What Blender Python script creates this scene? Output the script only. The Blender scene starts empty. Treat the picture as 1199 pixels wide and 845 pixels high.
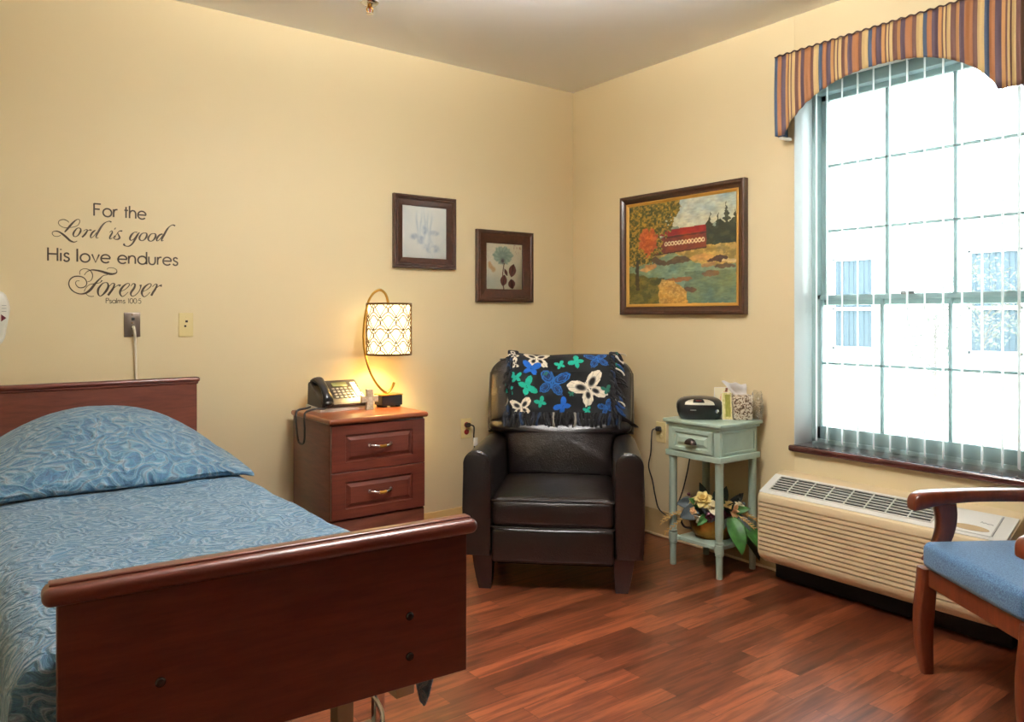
import bpy, math, random
import numpy as np
from mathutils import Vector, Matrix, Euler

scene = bpy.context.scene
col = scene.collection
R = math.radians
PI = math.pi
random.seed(7)

# ------------------------------------------------------------------ colour / material helpers
def lin(c):
    c = c / 255.0
    return c / 12.92 if c <= 0.04045 else ((c + 0.055) / 1.055) ** 2.4

def C(r, g, b):
    return (lin(r), lin(g), lin(b), 1.0)

def new_mat(name):
    m = bpy.data.materials.new(name)
    m.use_nodes = True
    nt = m.node_tree
    nt.nodes.clear()
    out = nt.nodes.new('ShaderNodeOutputMaterial')
    bs = nt.nodes.new('ShaderNodeBsdfPrincipled')
    nt.links.new(bs.outputs[0], out.inputs[0])
    return m, nt, bs, out

def N(nt, kind, **kw):
    n = nt.nodes.new(kind)
    for k, v in kw.items():
        if k in n.inputs:
            n.inputs[k].default_value = v
        else:
            setattr(n, k, v)
    return n

def coords(nt, scale=(1, 1, 1), kind='Object', rot=(0, 0, 0)):
    tc = nt.nodes.new('ShaderNodeTexCoord')
    mp = nt.nodes.new('ShaderNodeMapping')
    mp.inputs['Scale'].default_value = scale
    mp.inputs['Rotation'].default_value = rot
    nt.links.new(tc.outputs[kind], mp.inputs[0])
    return mp.outputs[0]

def bump(nt, bs, height, strength, dist=0.01):
    b = nt.nodes.new('ShaderNodeBump')
    b.inputs['Strength'].default_value = strength
    b.inputs['Distance'].default_value = dist
    nt.links.new(height, b.inputs['Height'])
    nt.links.new(b.outputs[0], bs.inputs['Normal'])

def ramp(nt, fac, stops):
    r = nt.nodes.new('ShaderNodeValToRGB')
    e = r.color_ramp.elements
    while len(e) < len(stops):
        e.new(0.5)
    for el, (p, c) in zip(e, stops):
        el.position = p
        el.color = c
    nt.links.new(fac, r.inputs[0])
    return r.outputs[0]

def plain(name, c, rough=0.5, metal=0.0, noise=0.0, nscale=40, coat=0.0, bstr=0.0, bscale=200, sheen=0.0, spec=0.5):
    m, nt, bs, out = new_mat(name)
    bs.inputs['Base Color'].default_value = c
    bs.inputs['Roughness'].default_value = rough
    bs.inputs['Metallic'].default_value = metal
    bs.inputs['Coat Weight'].default_value = coat
    bs.inputs['Coat Roughness'].default_value = 0.15
    bs.inputs['Sheen Weight'].default_value = sheen
    bs.inputs['Specular IOR Level'].default_value = spec
    v = coords(nt)
    if noise:
        n = N(nt, 'ShaderNodeTexNoise', Scale=nscale, Detail=4.0)
        nt.links.new(v, n.inputs['Vector'])
        lo = tuple(x * (1 - noise) for x in c[:3]) + (1,)
        hi = tuple(min(1, x * (1 + noise)) for x in c[:3]) + (1,)
        nt.links.new(ramp(nt, n.outputs[0], [(0.3, lo), (0.7, hi)]), bs.inputs['Base Color'])
    if bstr:
        n2 = N(nt, 'ShaderNodeTexNoise', Scale=bscale, Detail=5.0)
        nt.links.new(v, n2.inputs['Vector'])
        bump(nt, bs, n2.outputs[0], bstr, 0.004)
    return m

def wood(name, c1, c2, rough=0.35, grain=(30, 30, 3), coat=0.15):
    m, nt, bs, out = new_mat(name)
    v = coords(nt, grain)
    n = N(nt, 'ShaderNodeTexNoise', Scale=2.0, Detail=6.0, Roughness=0.65, Distortion=0.4)
    nt.links.new(v, n.inputs['Vector'])
    nt.links.new(ramp(nt, n.outputs[0], [(0.3, c1), (0.7, c2)]), bs.inputs['Base Color'])
    bs.inputs['Roughness'].default_value = rough
    bs.inputs['Coat Weight'].default_value = coat
    bs.inputs['Coat Roughness'].default_value = 0.2
    bump(nt, bs, n.outputs[0], 0.05, 0.002)
    return m

def emit(name, c, s):
    m, nt, bs, out = new_mat(name)
    bs.inputs['Base Color'].default_value = c
    bs.inputs['Emission Color'].default_value = c
    bs.inputs['Emission Strength'].default_value = s
    return m

def attr_mat(name, rough=0.7, bstr=0.0, bscale=300, sheen=0.0, coat=0.0):
    m, nt, bs, out = new_mat(name)
    a = nt.nodes.new('ShaderNodeAttribute')
    a.attribute_name = 'Col'
    nt.links.new(a.outputs['Color'], bs.inputs['Base Color'])
    bs.inputs['Roughness'].default_value = rough
    bs.inputs['Sheen Weight'].default_value = sheen
    bs.inputs['Coat Weight'].default_value = coat
    if bstr:
        n2 = N(nt, 'ShaderNodeTexNoise', Scale=bscale, Detail=4.0)
        nt.links.new(coords(nt), n2.inputs['Vector'])
        bump(nt, bs, n2.outputs[0], bstr, 0.003)
    return m

# ------------------------------------------------------------------ mesh builder
class MB:
    def __init__(self):
        self.v, self.f, self.m = [], [], []
        self.cur = 0

    def add(self, vs, fs, M=None):
        b = len(self.v)
        if M is not None:
            vs = [M @ Vector(p) for p in vs]
        self.v += [tuple(p) for p in vs]
        self.f += [tuple(i + b for i in f) for f in fs]
        self.m += [self.cur] * len(fs)
        return self

    def rbox(self, c, s, r=0.003, k=2, n=0, fn=None, M=None):
        h = [x / 2 for x in s]
        r = min(r, min(h) * 0.999)
        ax = []
        for hh in h:
            a = [-(hh - r) - r * math.tan(PI / 4 * i / k) for i in range(k, -1, -1)]
            b = [-x for x in reversed(a)]
            mid = [(-(hh - r)) + 2 * (hh - r) * (j + 1) / (n + 1) for j in range(n)]
            ax.append(a + mid + b)
        L = [len(a) for a in ax]
        idx, vs, fs = {}, [], []

        def vid(i, j, l):
            key = (i, j, l)
            if key not in idx:
                p = [ax[0][i], ax[1][j], ax[2][l]]
                q = [max(-(hh - r), min(hh - r, x)) for x, hh in zip(p, h)]
                d = Vector([a - b for a, b in zip(p, q)])
                if d.length > 1e-9:
                    d = d.normalized() * r
                w = Vector(q) + d
                if fn:
                    w = Vector(fn(w.x, w.y, w.z))
                idx[key] = len(vs)
                vs.append(w + Vector(c))
            return idx[key]
        for a in range(3):
            b, d = (a + 1) % 3, (a + 2) % 3
            for side in (0, L[a] - 1):
                for i in range(L[b] - 1):
                    for j in range(L[d] - 1):
                        quad = []
                        for (x, y) in ((i, j), (i + 1, j), (i + 1, j + 1), (i, j + 1)):
                            t = [0, 0, 0]
                            t[a], t[b], t[d] = side, x, y
                            quad.append(vid(*t))
                        if side == 0:
                            quad.reverse()
                        fs.append(quad)
        return self.add(vs, fs, M)

    def loft(self, rings, closed=True, cap=True, M=None):
        n = len(rings[0])
        vs = [p for r in rings for p in r]
        fs = []
        for i in range(len(rings) - 1):
            for j in range(n if closed else n - 1):
                k = (j + 1) % n
                fs.append((i * n + j, i * n + k, (i + 1) * n + k, (i + 1) * n + j))
        if cap and closed:
            fs.append(tuple(reversed(range(n))))
            fs.append(tuple((len(rings) - 1) * n + j for j in range(n)))
        return self.add(vs, fs, M)

    def lathe(self, prof, n=24, M=None, cap=True):
        rings = [[(r * math.cos(2 * PI * j / n), r * math.sin(2 * PI * j / n), z) for j in range(n)] for r, z in prof]
        return self.loft(rings, True, cap, M)

    def tube(self, pts, rad, n=8, cap=True, M=None, flat=1.0):
        pts = [Vector(p) for p in pts]
        if not isinstance(rad, (list, tuple)):
            rad = [rad] * len(pts)
        rings = []
        T0 = (pts[1] - pts[0]).normalized()
        up = Vector((0, 0, 1)) if abs(T0.z) < 0.9 else Vector((1, 0, 0))
        u = T0.cross(up).normalized()
        for i, p in enumerate(pts):
            a = pts[max(0, i - 1)]
            b = pts[min(len(pts) - 1, i + 1)]
            T = (b - a).normalized()
            u = (u - T * u.dot(T)).normalized()
            w = T.cross(u)
            rings.append([p + (u * math.cos(2 * PI * j / n) + w * math.sin(2 * PI * j / n) * flat) * rad[i] for j in range(n)])
        return self.loft(rings, True, cap, M)

    def prism(self, poly, a, b, axis='y', M=None):
        """poly: 2D points; axis 'y' -> (x,z), 'x' -> (y,z), 'z' -> (x,y)"""
        def mk(p, t):
            return {'y': (p[0], t, p[1]), 'x': (t, p[0], p[1]), 'z': (p[0], p[1], t)}[axis]
        return self.loft([[mk(p, a) for p in poly], [mk(p, b) for p in poly]], True, True, M)

    def grid(self, fn, nu, nv, M=None):
        vs = [fn(i / nu, j / nv) for j in range(nv + 1) for i in range(nu + 1)]
        fs = [(j * (nu + 1) + i, j * (nu + 1) + i + 1, (j + 1) * (nu + 1) + i + 1, (j + 1) * (nu + 1) + i)
              for j in range(nv) for i in range(nu)]
        return self.add(vs, fs, M)

    def ball(self, c, r, n=12, m=8, M=None, sc=(1, 1, 1)):
        rings = []
        for i in range(m + 1):
            a = -PI / 2 + PI * i / m
            rr = max(1e-4, math.cos(a)) * r
            rings.append([(c[0] + rr * math.cos(2 * PI * j / n) * sc[0], c[1] + rr * math.sin(2 * PI * j / n) * sc[1],
                           c[2] + r * math.sin(a) * sc[2]) for j in range(n)])
        return self.loft(rings, True, True, M)

    def ribbon(self, pts, y0=0.0, th=0.0006):
        """flat vinyl stroke in the XZ plane; pts = (x, z, width)"""
        n = len(pts)
        L, Rr = [], []
        for i in range(n):
            a, b = pts[max(0, i - 1)], pts[min(n - 1, i + 1)]
            dx, dz = b[0] - a[0], b[1] - a[1]
            l = math.hypot(dx, dz) or 1e-6
            nx, nz = -dz / l, dx / l
            w = pts[i][2] / 2
            L.append((pts[i][0] + nx * w, pts[i][1] + nz * w))
            Rr.append((pts[i][0] - nx * w, pts[i][1] - nz * w))
        rings = [[(L[i][0], y0, L[i][1]), (Rr[i][0], y0, Rr[i][1]), (Rr[i][0], y0 - th, Rr[i][1]), (L[i][0], y0 - th, L[i][1])] for i in range(n)]
        return self.loft(rings, True, True)

    def obj(self, name, mats, parent=None, smooth=40, fix=True):
        me = bpy.data.meshes.new(name)
        me.from_pydata(self.v, [], self.f)
        if not isinstance(mats, (list, tuple)):
            mats = [mats]
        for m in mats:
            me.materials.append(m)
        if len(mats) > 1:
            me.polygons.foreach_set('material_index', self.m)
        me.validate()
        if fix:
            import bmesh
            bm = bmesh.new()
            bm.from_mesh(me)
            bmesh.ops.recalc_face_normals(bm, faces=bm.faces)
            bm.to_mesh(me)
            bm.free()
        if smooth:
            me.polygons.foreach_set('use_smooth', [True] * len(me.polygons))
            me.set_sharp_from_angle(angle=R(smooth))
        me.update()
        o = bpy.data.objects.new(name, me)
        col.objects.link(o)
        if parent is not None:
            o.parent = parent
        return o

def spline(pts, n=8):
    """Catmull-Rom through tuples of any length"""
    out = []
    P = [tuple(p) for p in pts]
    P = [P[0]] + P + [P[-1]]
    for i in range(1, len(P) - 2):
        a, b, c, d = P[i - 1], P[i], P[i + 1], P[i + 2]
        for k in range(n):
            t = k / n
            out.append(tuple(0.5 * ((2 * q1) + (-q0 + q2) * t + (2 * q0 - 5 * q1 + 4 * q2 - q3) * t * t + (-q0 + 3 * q1 - 3 * q2 + q3) * t ** 3)
                             for q0, q1, q2, q3 in zip(a, b, c, d)))
    out.append(P[-2])
    return out

def tag(o, label, cat, group=None):
    o['label'] = label
    o['category'] = cat
    if group:
        o['group'] = group
    return o

def thing(name, label, cat, loc=(0, 0, 0), rotz=0, group=None):
    o = bpy.data.objects.new(name, None)
    col.objects.link(o)
    o.empty_display_size = 0.1
    o.location = loc
    o.rotation_euler = (0, 0, R(rotz))
    return tag(o, label, cat, group)

def struct(o):
    o['kind'] = 'structure'
    return o

def colour_attr(o, rgb):
    """rgb: (nverts, 3) array in sRGB 0..255"""
    c = np.clip(np.asarray(rgb, float) / 255.0, 0, 1)
    c = np.where(c <= 0.04045, c / 12.92, ((c + 0.055) / 1.055) ** 2.4)
    a = o.data.color_attributes.new('Col', 'FLOAT_COLOR', 'POINT')
    buf = np.ones((len(c), 4), np.float32)
    buf[:, :3] = c
    a.data.foreach_set('color', buf.ravel())

def vnoise(x, y, seed=0):
    rs = np.random.RandomState(seed)
    T = rs.rand(64, 64)
    xi, yi = np.floor(x).astype(int), np.floor(y).astype(int)
    fx, fy = x - xi, y - yi
    fx, fy = fx * fx * (3 - 2 * fx), fy * fy * (3 - 2 * fy)
    g = lambda a, b: T[a % 64, b % 64]
    return (g(xi, yi) * (1 - fx) + g(xi + 1, yi) * fx) * (1 - fy) + (g(xi, yi + 1) * (1 - fx) + g(xi + 1, yi + 1) * fx) * fy

def fbm(x, y, seed=0, o=4):
    s, a, t = 0, 1.0, 0
    for i in range(o):
        s = s + a * vnoise(x * 2 ** i, y * 2 ** i, seed + i)
        t += a
        a *= 0.55
    return s / t

def inpoly(x, y, poly):
    r = np.zeros(x.shape, bool)
    n = len(poly)
    for i in range(n):
        x1, y1 = poly[i]
        x2, y2 = poly[(i + 1) % n]
        if y1 == y2:
            continue
        c = ((y1 > y) != (y2 > y)) & (x < (x2 - x1) * (y - y1) / (y2 - y1) + x1)
        r ^= c
    return r

# ------------------------------------------------------------------ materials
M = {}
def wall_paint(name, c):
    m, nt, bs, out = new_mat(name)
    bs.inputs['Roughness'].default_value = 0.55
    bs.inputs['Specular IOR Level'].default_value = 0.3
    v = coords(nt)
    n = N(nt, 'ShaderNodeTexNoise', Scale=1.3, Detail=3.0)
    nt.links.new(v, n.inputs['Vector'])
    lo = tuple(x * 0.97 for x in c[:3]) + (1,)
    nt.links.new(ramp(nt, n.outputs[0], [(0.35, lo), (0.65, c)]), bs.inputs['Base Color'])
    n2 = N(nt, 'ShaderNodeTexNoise', Scale=160.0, Detail=4.0)
    nt.links.new(v, n2.inputs['Vector'])
    bump(nt, bs, n2.outputs[0], 0.06, 0.002)
    return m
M['wall'] = wall_paint('wall_paint', C(229, 212, 172))
M['front'] = plain('bounce_cut_brown', C(84, 62, 50), 0.7)  # unseen front wall, made dark to cut bounce onto the footboard
M['ceil'] = plain('ceiling_paint', C(244, 246, 250), 0.9, bstr=0.05, bscale=120)
M['white_trim'] = plain('white_trim', C(232, 236, 236), 0.4)
M['base'] = plain('vinyl_cove_base', C(168, 142, 98), 0.45)
M['caulk'] = plain('pale_caulk', C(225, 205, 165), 0.5)
M['cherry'] = wood('cherry_veneer', C(84, 43, 32), C(112, 61, 46), 0.34, (4, 4, 30))
M['cherry_h'] = wood('cherry_veneer_long', C(80, 37, 28), C(106, 51, 38), 0.30, (3, 30, 30), 0.3)
M['cherry_top'] = wood('cherry_top', C(118, 60, 34), C(150, 82, 48), 0.28, (3, 30, 30), 0.3)
M['chairwood'] = wood('stained_beech', C(86, 38, 22), C(118, 56, 32), 0.3, (20, 20, 4), 0.35)
M['darkframe'] = wood('walnut_frame', C(44, 23, 16), C(74, 39, 25), 0.28, (20, 20, 20), 0.5)
M['sill'] = wood('dark_sill', C(66, 30, 28), C(88, 46, 42), 0.14, (20, 3, 20), 1.0)
M['sash'] = plain('backlit_grey_sash', C(158, 180, 180), 0.4)  # white sash greyed: its backlit shade is put into the colour
M['white_pl'] = plain('white_plastic', C(228, 224, 212), 0.35)
M['grey_pl'] = plain('grey_plastic', C(150, 150, 148), 0.4)
M['black_pl'] = plain('black_plastic', C(20, 20, 22), 0.3)
M['black_sat'] = plain('black_satin', C(24, 22, 24), 0.45)
M['ivory'] = plain('ivory_plastic', C(226, 208, 150), 0.35)
M['steel'] = plain('brushed_steel', C(165, 150, 138), 0.35, 1.0)
M['chrome'] = plain('chrome', C(225, 225, 228), 0.1, 1.0)
M['gold'] = plain('brushed_gold', C(205, 160, 78), 0.28, 1.0)
M['brass'] = plain('aged_brass', C(150, 108, 48), 0.3, 1.0, noise=0.35, nscale=25)
M['bronze'] = plain('oil_rubbed_bronze', C(52, 44, 40), 0.35, 0.9)
M['red'] = plain('red_plastic', C(150, 24, 26), 0.35)
M['sage'] = plain('sage_paint', C(162, 182, 168), 0.42, noise=0.06, nscale=18)
M['cord_b'] = plain('black_cord', C(26, 24, 24), 0.5)
M['cord_w'] = plain('white_cord', C(226, 218, 200), 0.45)
M['paper'] = plain('white_paper', C(240, 236, 228), 0.8)
M['leaf'] = plain('green_leaf', C(58, 108, 46), 0.45, noise=0.4, nscale=30)
M['leaf_d'] = plain('dark_leaf', C(40, 56, 44), 0.5, noise=0.3, nscale=30)
M['leaf_b'] = plain('blue_grey_leaf', C(74, 84, 86), 0.55, noise=0.3, nscale=30)
M['cream'] = plain('cream_petal', C(240, 216, 140), 0.6, noise=0.08, nscale=30)
M['whitepet'] = plain('white_petal', C(238, 228, 196), 0.6)
M['peach'] = plain('peach_petal', C(238, 196, 150), 0.6, noise=0.12, nscale=40)
M['burg'] = plain('burgundy_petal', C(78, 20, 36), 0.6, noise=0.3, nscale=40)
M['wheat'] = plain('dried_wheat', C(206, 168, 100), 0.7)
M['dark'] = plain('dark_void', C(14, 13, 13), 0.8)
M['ptac'] = plain('off_white_abs', C(226, 206, 168), 0.38)
M['ptac_t'] = plain('white_abs', C(230, 228, 222), 0.3)
M['mattress'] = plain('mattress_tick', C(150, 160, 170), 0.8)
M['lawn'] = plain('sunlit_lawn', C(205, 208, 190), 0.9, noise=0.12, nscale=1.5)

# leather
def leather():
    m, nt, bs, out = new_mat('dark_brown_leather')
    v = coords(nt)
    vo = N(nt, 'ShaderNodeTexVoronoi', Scale=170.0)
    n = N(nt, 'ShaderNodeTexNoise', Scale=9.0, Detail=4.0, Distortion=0.6)
    nt.links.new(v, vo.inputs['Vector'])
    nt.links.new(v, n.inputs['Vector'])
    nt.links.new(ramp(nt, n.outputs[0], [(0.3, C(14, 9, 9)), (0.75, C(29, 19, 17))]), bs.inputs['Base Color'])
    bs.inputs['Roughness'].default_value = 0.30
    bs.inputs['Specular IOR Level'].default_value = 0.65
    mx = N(nt, 'ShaderNodeMath', operation='MULTIPLY_ADD')
    nt.links.new(n.outputs[0], mx.inputs[0])
    mx.inputs[1].default_value = 4.0
    nt.links.new(vo.outputs[0], mx.inputs[2])
    bump(nt, bs, mx.outputs[0], 0.22, 0.004)
    return m
M['leather'] = leather()

# blue woven upholstery
def weave():
    m, nt, bs, out = new_mat('blue_upholstery')
    v = coords(nt)
    n = N(nt, 'ShaderNodeTexNoise', Scale=220.0, Detail=3.0)
    nt.links.new(v, n.inputs['Vector'])
    nt.links.new(ramp(nt, n.outputs[0], [(0.3, C(46, 82, 122)), (0.7, C(92, 134, 172))]), bs.inputs['Base Color'])
    bs.inputs['Roughness'].default_value = 0.75
    bs.inputs['Sheen Weight'].default_value = 0.25
    bump(nt, bs, n.outputs[0], 0.3, 0.003)
    return m
M['upholstery'] = weave()

# quilted paisley bedspread
def paisley(name, fine, big_mix):
    m, nt, bs, out = new_mat(name)
    v = coords(nt)
    d = N(nt, 'ShaderNodeTexNoise', Scale=7.0, Detail=2.0)
    nt.links.new(v, d.inputs['Vector'])
    mixv = N(nt, 'ShaderNodeMix', data_type='VECTOR')
    mixv.inputs[0].default_value = 0.14
    nt.links.new(v, mixv.inputs[4])
    nt.links.new(d.outputs['Color'], mixv.inputs[5])
    vec = mixv.outputs[1]
    def rings_of(scale, freq):
        vo = N(nt, 'ShaderNodeTexVoronoi', Scale=scale, Randomness=0.9)
        nt.links.new(vec, vo.inputs['Vector'])
        mul = N(nt, 'ShaderNodeMath', operation='MULTIPLY')
        mul.inputs[1].default_value = freq
        nt.links.new(vo.outputs['Distance'], mul.inputs[0])
        sn = N(nt, 'ShaderNodeMath', operation='SINE')
        nt.links.new(mul.outputs[0], sn.inputs[0])
        return sn.outputs[0]
    big = rings_of(6.5, 34.0)
    mid = rings_of(fine, 22.0)
    n3 = N(nt, 'ShaderNodeTexNoise', Scale=30.0, Detail=5.0, Roughness=0.6, Distortion=2.4)
    nt.links.new(vec, n3.inputs['Vector'])
    base = ramp(nt, n3.outputs[0], [(0.28, C(58, 104, 122)), (0.38, C(112, 144, 150)), (0.46, C(150, 168, 186)), (0.53, C(104, 138, 158)), (0.60, C(150, 164, 162)), (0.66, C(96, 130, 150)), (0.74, C(170, 152, 142))])
    r1 = ramp(nt, mid, [(0.0, C(74, 116, 136)), (0.45, C(128, 152, 162)), (0.8, C(168, 184, 196)), (1.0, C(146, 144, 152))])
    r2 = ramp(nt, big, [(0.0, C(78, 128, 150)), (0.45, C(124, 160, 176)), (0.8, C(150, 172, 182)), (0.93, C(164, 172, 172)), (1.0, C(150, 140, 138))])
    mx = N(nt, 'ShaderNodeMix', data_type='RGBA')
    mx.inputs[0].default_value = 0.5
    nt.links.new(base, mx.inputs[6])
    nt.links.new(r1, mx.inputs[7])
    mx2 = N(nt, 'ShaderNodeMix', data_type='RGBA')
    mx2.inputs[0].default_value = big_mix
    nt.links.new(mx.outputs[2], mx2.inputs[6])
    nt.links.new(r2, mx2.inputs[7])
    cool = N(nt, 'ShaderNodeMix', data_type='RGBA', blend_type='MULTIPLY')
    cool.inputs[0].default_value = 1.0
    cool.inputs[7].default_value = (0.93, 0.95, 1.02, 1)
    nt.links.new(mx2.outputs[2], cool.inputs[6])
    ctr = N(nt, 'ShaderNodeBrightContrast', Contrast=0.30, Bright=-0.04)
    nt.links.new(cool.outputs[2], ctr.inputs[0])
    hue = N(nt, 'ShaderNodeHueSaturation', Saturation=0.82, Value=1.12)
    nt.links.new(ctr.outputs[0], hue.inputs['Color'])
    nt.links.new(hue.outputs[0], bs.inputs['Base Color'])
    bs.inputs['Roughness'].default_value = 0.6
    bs.inputs['Sheen Weight'].default_value = 0.2
    ad = N(nt, 'ShaderNodeMath', operation='MULTIPLY_ADD')
    nt.links.new(mid, ad.inputs[0])
    ad.inputs[1].default_value = 0.25
    nt.links.new(n3.outputs[0], ad.inputs[2])
    ad2 = N(nt, 'ShaderNodeMath', operation='MULTIPLY_ADD')
    nt.links.new(big, ad2.inputs[0])
    ad2.inputs[1].default_value = 0.5 * big_mix
    nt.links.new(ad.outputs[0], ad2.inputs[2])
    bump(nt, bs, ad2.outputs[0], 0.8, 0.010)
    return m
M['quilt'] = paisley('paisley_quilt', 18.0, 0.14)
M['quilt_big'] = paisley('paisley_quilt_pillow', 10.0, 0.40)

# wood-print floor, strips running along X
def floor_mat():
    m, nt, bs, out = new_mat('wood_plank_floor')
    v = coords(nt)
    br = nt.nodes.new('ShaderNodeTexBrick')
    br.offset = 0.37
    br.inputs['Color1'].default_value = (0, 0, 0, 1)
    br.inputs['Color2'].default_value = (1, 1, 1, 1)
    br.inputs['Mortar'].default_value = (0.3, 0.3, 0.3, 1)
    br.inputs['Scale'].default_value = 1.0
    br.inputs['Mortar Size'].default_value = 0.0007
    br.inputs['Mortar Smooth'].default_value = 0.2
    br.inputs['Brick Width'].default_value = 0.46
    br.inputs['Row Height'].default_value = 0.083
    nt.links.new(v, br.inputs['Vector'])
    mp = nt.nodes.new('ShaderNodeMapping')
    mp.inputs['Scale'].default_value = (2.2, 26, 1)
    nt.links.new(v, mp.inputs[0])
    off = N(nt, 'ShaderNodeVectorMath', operation='MULTIPLY_ADD')
    nt.links.new(br.outputs['Color'], off.inputs[0])
    off.inputs[1].default_value = (9, 9, 9)
    nt.links.new(mp.outputs[0], off.inputs[2])
    g = N(nt, 'ShaderNodeTexNoise', Scale=1.6, Detail=7.0, Roughness=0.55, Distortion=0.35)
    nt.links.new(off.outputs[0], g.inputs['Vector'])
    grain = ramp(nt, g.outputs[0], [(0.30, C(92, 44, 28)), (0.46, C(128, 68, 44)), (0.58, C(158, 88, 56)), (0.72, C(112, 56, 36))])
    tone = ramp(nt, br.outputs['Color'], [(0.0, (0.46, 0.42, 0.43, 1)), (0.35, (0.68, 0.63, 0.62, 1)), (0.7, (0.96, 0.93, 0.90, 1)), (1.0, (1.25, 1.2, 1.12, 1))])
    mx = N(nt, 'ShaderNodeMix', data_type='RGBA', blend_type='MULTIPLY')
    mx.inputs[0].default_value = 1.0
    nt.links.new(grain, mx.inputs[6])
    nt.links.new(tone, mx.inputs[7])
    gap = N(nt, 'ShaderNodeMix', data_type='RGBA')
    gap.inputs[7].default_value = C(40, 18, 12)
    nt.links.new(br.outputs['Fac'], gap.inputs[0])
    nt.links.new(mx.outputs[2], gap.inputs[6])
    # the seam between two sheets
    sep = nt.nodes.new('ShaderNodeSeparateXYZ')
    nt.links.new(v, sep.inputs[0])
    cmp = N(nt, 'ShaderNodeMath', operation='COMPARE')
    nt.links.new(sep.outputs[1], cmp.inputs[0])
    cmp.inputs[1].default_value = -2.34
    cmp.inputs[2].default_value = 0.003
    sm = N(nt, 'ShaderNodeMix', data_type='RGBA')
    sm.inputs[7].default_value = C(130, 84, 66)
    nt.links.new(cmp.outputs[0], sm.inputs[0])
    nt.links.new(gap.outputs[2], sm.inputs[6])
    nt.links.new(sm.outputs[2], bs.inputs['Base Color'])
    bs.inputs['Roughness'].default_value = 0.34
    bs.inputs['Specular IOR Level'].default_value = 0.5
    bs.inputs['Coat Weight'].default_value = 0.35
    bs.inputs['Coat Roughness'].default_value = 0.26
    bump(nt, bs, g.outputs[0], 0.04, 0.002)
    return m
M['floor'] = floor_mat()

def glass_mat(name, tint, gloss, haze=0.0):
    m = bpy.data.materials.new(name)
    m.use_nodes = True
    nt = m.node_tree
    nt.nodes.clear()
    out = nt.nodes.new('ShaderNodeOutputMaterial')
    tr = N(nt, 'ShaderNodeBsdfTransparent', Color=tint)
    gl = N(nt, 'ShaderNodeBsdfGlossy', Roughness=0.03)
    fr = N(nt, 'ShaderNodeFresnel', IOR=1.35)
    mul = N(nt, 'ShaderNodeMath', operation='MULTIPLY')
    mul.inputs[1].default_value = gloss
    nt.links.new(fr.outputs[0], mul.inputs[0])
    mx = nt.nodes.new('ShaderNodeMixShader')
    nt.links.new(mul.outputs[0], mx.inputs[0])
    nt.links.new(tr.outputs[0], mx.inputs[1])
    nt.links.new(gl.outputs[0], mx.inputs[2])
    last = mx.outputs[0]
    if haze:
        tl = N(nt, 'ShaderNodeBsdfTranslucent', Color=(0.9, 0.95, 1, 1))
        m2 = nt.nodes.new('ShaderNodeMixShader')
        m2.inputs[0].default_value = haze
        nt.links.new(last, m2.inputs[1])
        nt.links.new(tl.outputs[0], m2.inputs[2])
        last = m2.outputs[0]
    nt.links.new(last, out.inputs[0])
    return m
M['glass'] = glass_mat('window_glass', (0.97, 0.98, 0.98, 1), 1.0, 0.02)
M['film'] = glass_mat('clear_film', (0.98, 0.98, 0.97, 1), 2.2, 0.14)

def translucent(name, c, t):
    m = bpy.data.materials.new(name)
    m.use_nodes = True
    nt = m.node_tree
    nt.nodes.clear()
    out = nt.nodes.new('ShaderNodeOutputMaterial')
    df = N(nt, 'ShaderNodeBsdfDiffuse', Color=c)
    tl = N(nt, 'ShaderNodeBsdfTranslucent', Color=c)
    mx = nt.nodes.new('ShaderNodeMixShader')
    mx.inputs[0].default_value = t
    nt.links.new(df.outputs[0], mx.inputs[1])
    nt.links.new(tl.outputs[0], mx.inputs[2])
    nt.links.new(mx.outputs[0], out.inputs[0])
    return m
M['vane'] = translucent('blind_vane', (0.93, 0.95, 0.95, 1), 0.75)

# striped valance cloth: stripes across local X
def stripes():
    m, nt, bs, out = new_mat('striped_valance_cloth')
    v = coords(nt)
    sep = nt.nodes.new('ShaderNodeSeparateXYZ')
    nt.links.new(v, sep.inputs[0])
    md = N(nt, 'ShaderNodeMath', operation='FLOORED_MODULO')
    ad = N(nt, 'ShaderNodeMath', operation='ADD')
    nt.links.new(sep.outputs[0], ad.inputs[0])
    ad.inputs[1].default_value = 0.513
    dv = N(nt, 'ShaderNodeMath', operation='DIVIDE')
    nt.links.new(ad.outputs[0], dv.inputs[0])
    dv.inputs[1].default_value = 0.233
    nt.links.new(dv.outputs[0], md.inputs[0])
    md.inputs[1].default_value = 1.0
    navy, brn, rust, tan, crm, plum = C(54, 76, 104), C(108, 70, 60), C(172, 114, 68), C(196, 146, 88), C(214, 184, 126), C(86, 66, 80)
    seq = [(0.07, navy), (0.15, rust), (0.25, plum), (0.31, tan), (0.345, brn), (0.38, crm), (0.40, brn), (0.455, crm), (0.55, brn), (0.59, tan), (0.69, plum), (0.81, rust), (0.885, brn), (1.0, crm)]
    stops, p = [], 0.0
    for e, c in seq:
        stops.append((p, c))
        p = e
    r = nt.nodes.new('ShaderNodeValToRGB')
    r.color_ramp.interpolation = 'CONSTANT'
    el = r.color_ramp.elements
    while len(el) < len(stops):
        el.new(0.5)
    for q, (pos, c) in zip(el, stops):
        q.position = pos
        q.color = c
    nt.links.new(md.outputs[0], r.inputs[0])
    nt.links.new(r.outputs[0], bs.inputs['Base Color'])
    bs.inputs['Roughness'].default_value = 0.6
    bs.inputs['Sheen Weight'].default_value = 0.15
    n = N(nt, 'ShaderNodeTexNoise', Scale=400.0)
    nt.links.new(v, n.inputs['Vector'])
    bump(nt, bs, n.outputs[0], 0.15, 0.002)
    return m
M['stripes'] = stripes()

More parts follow.
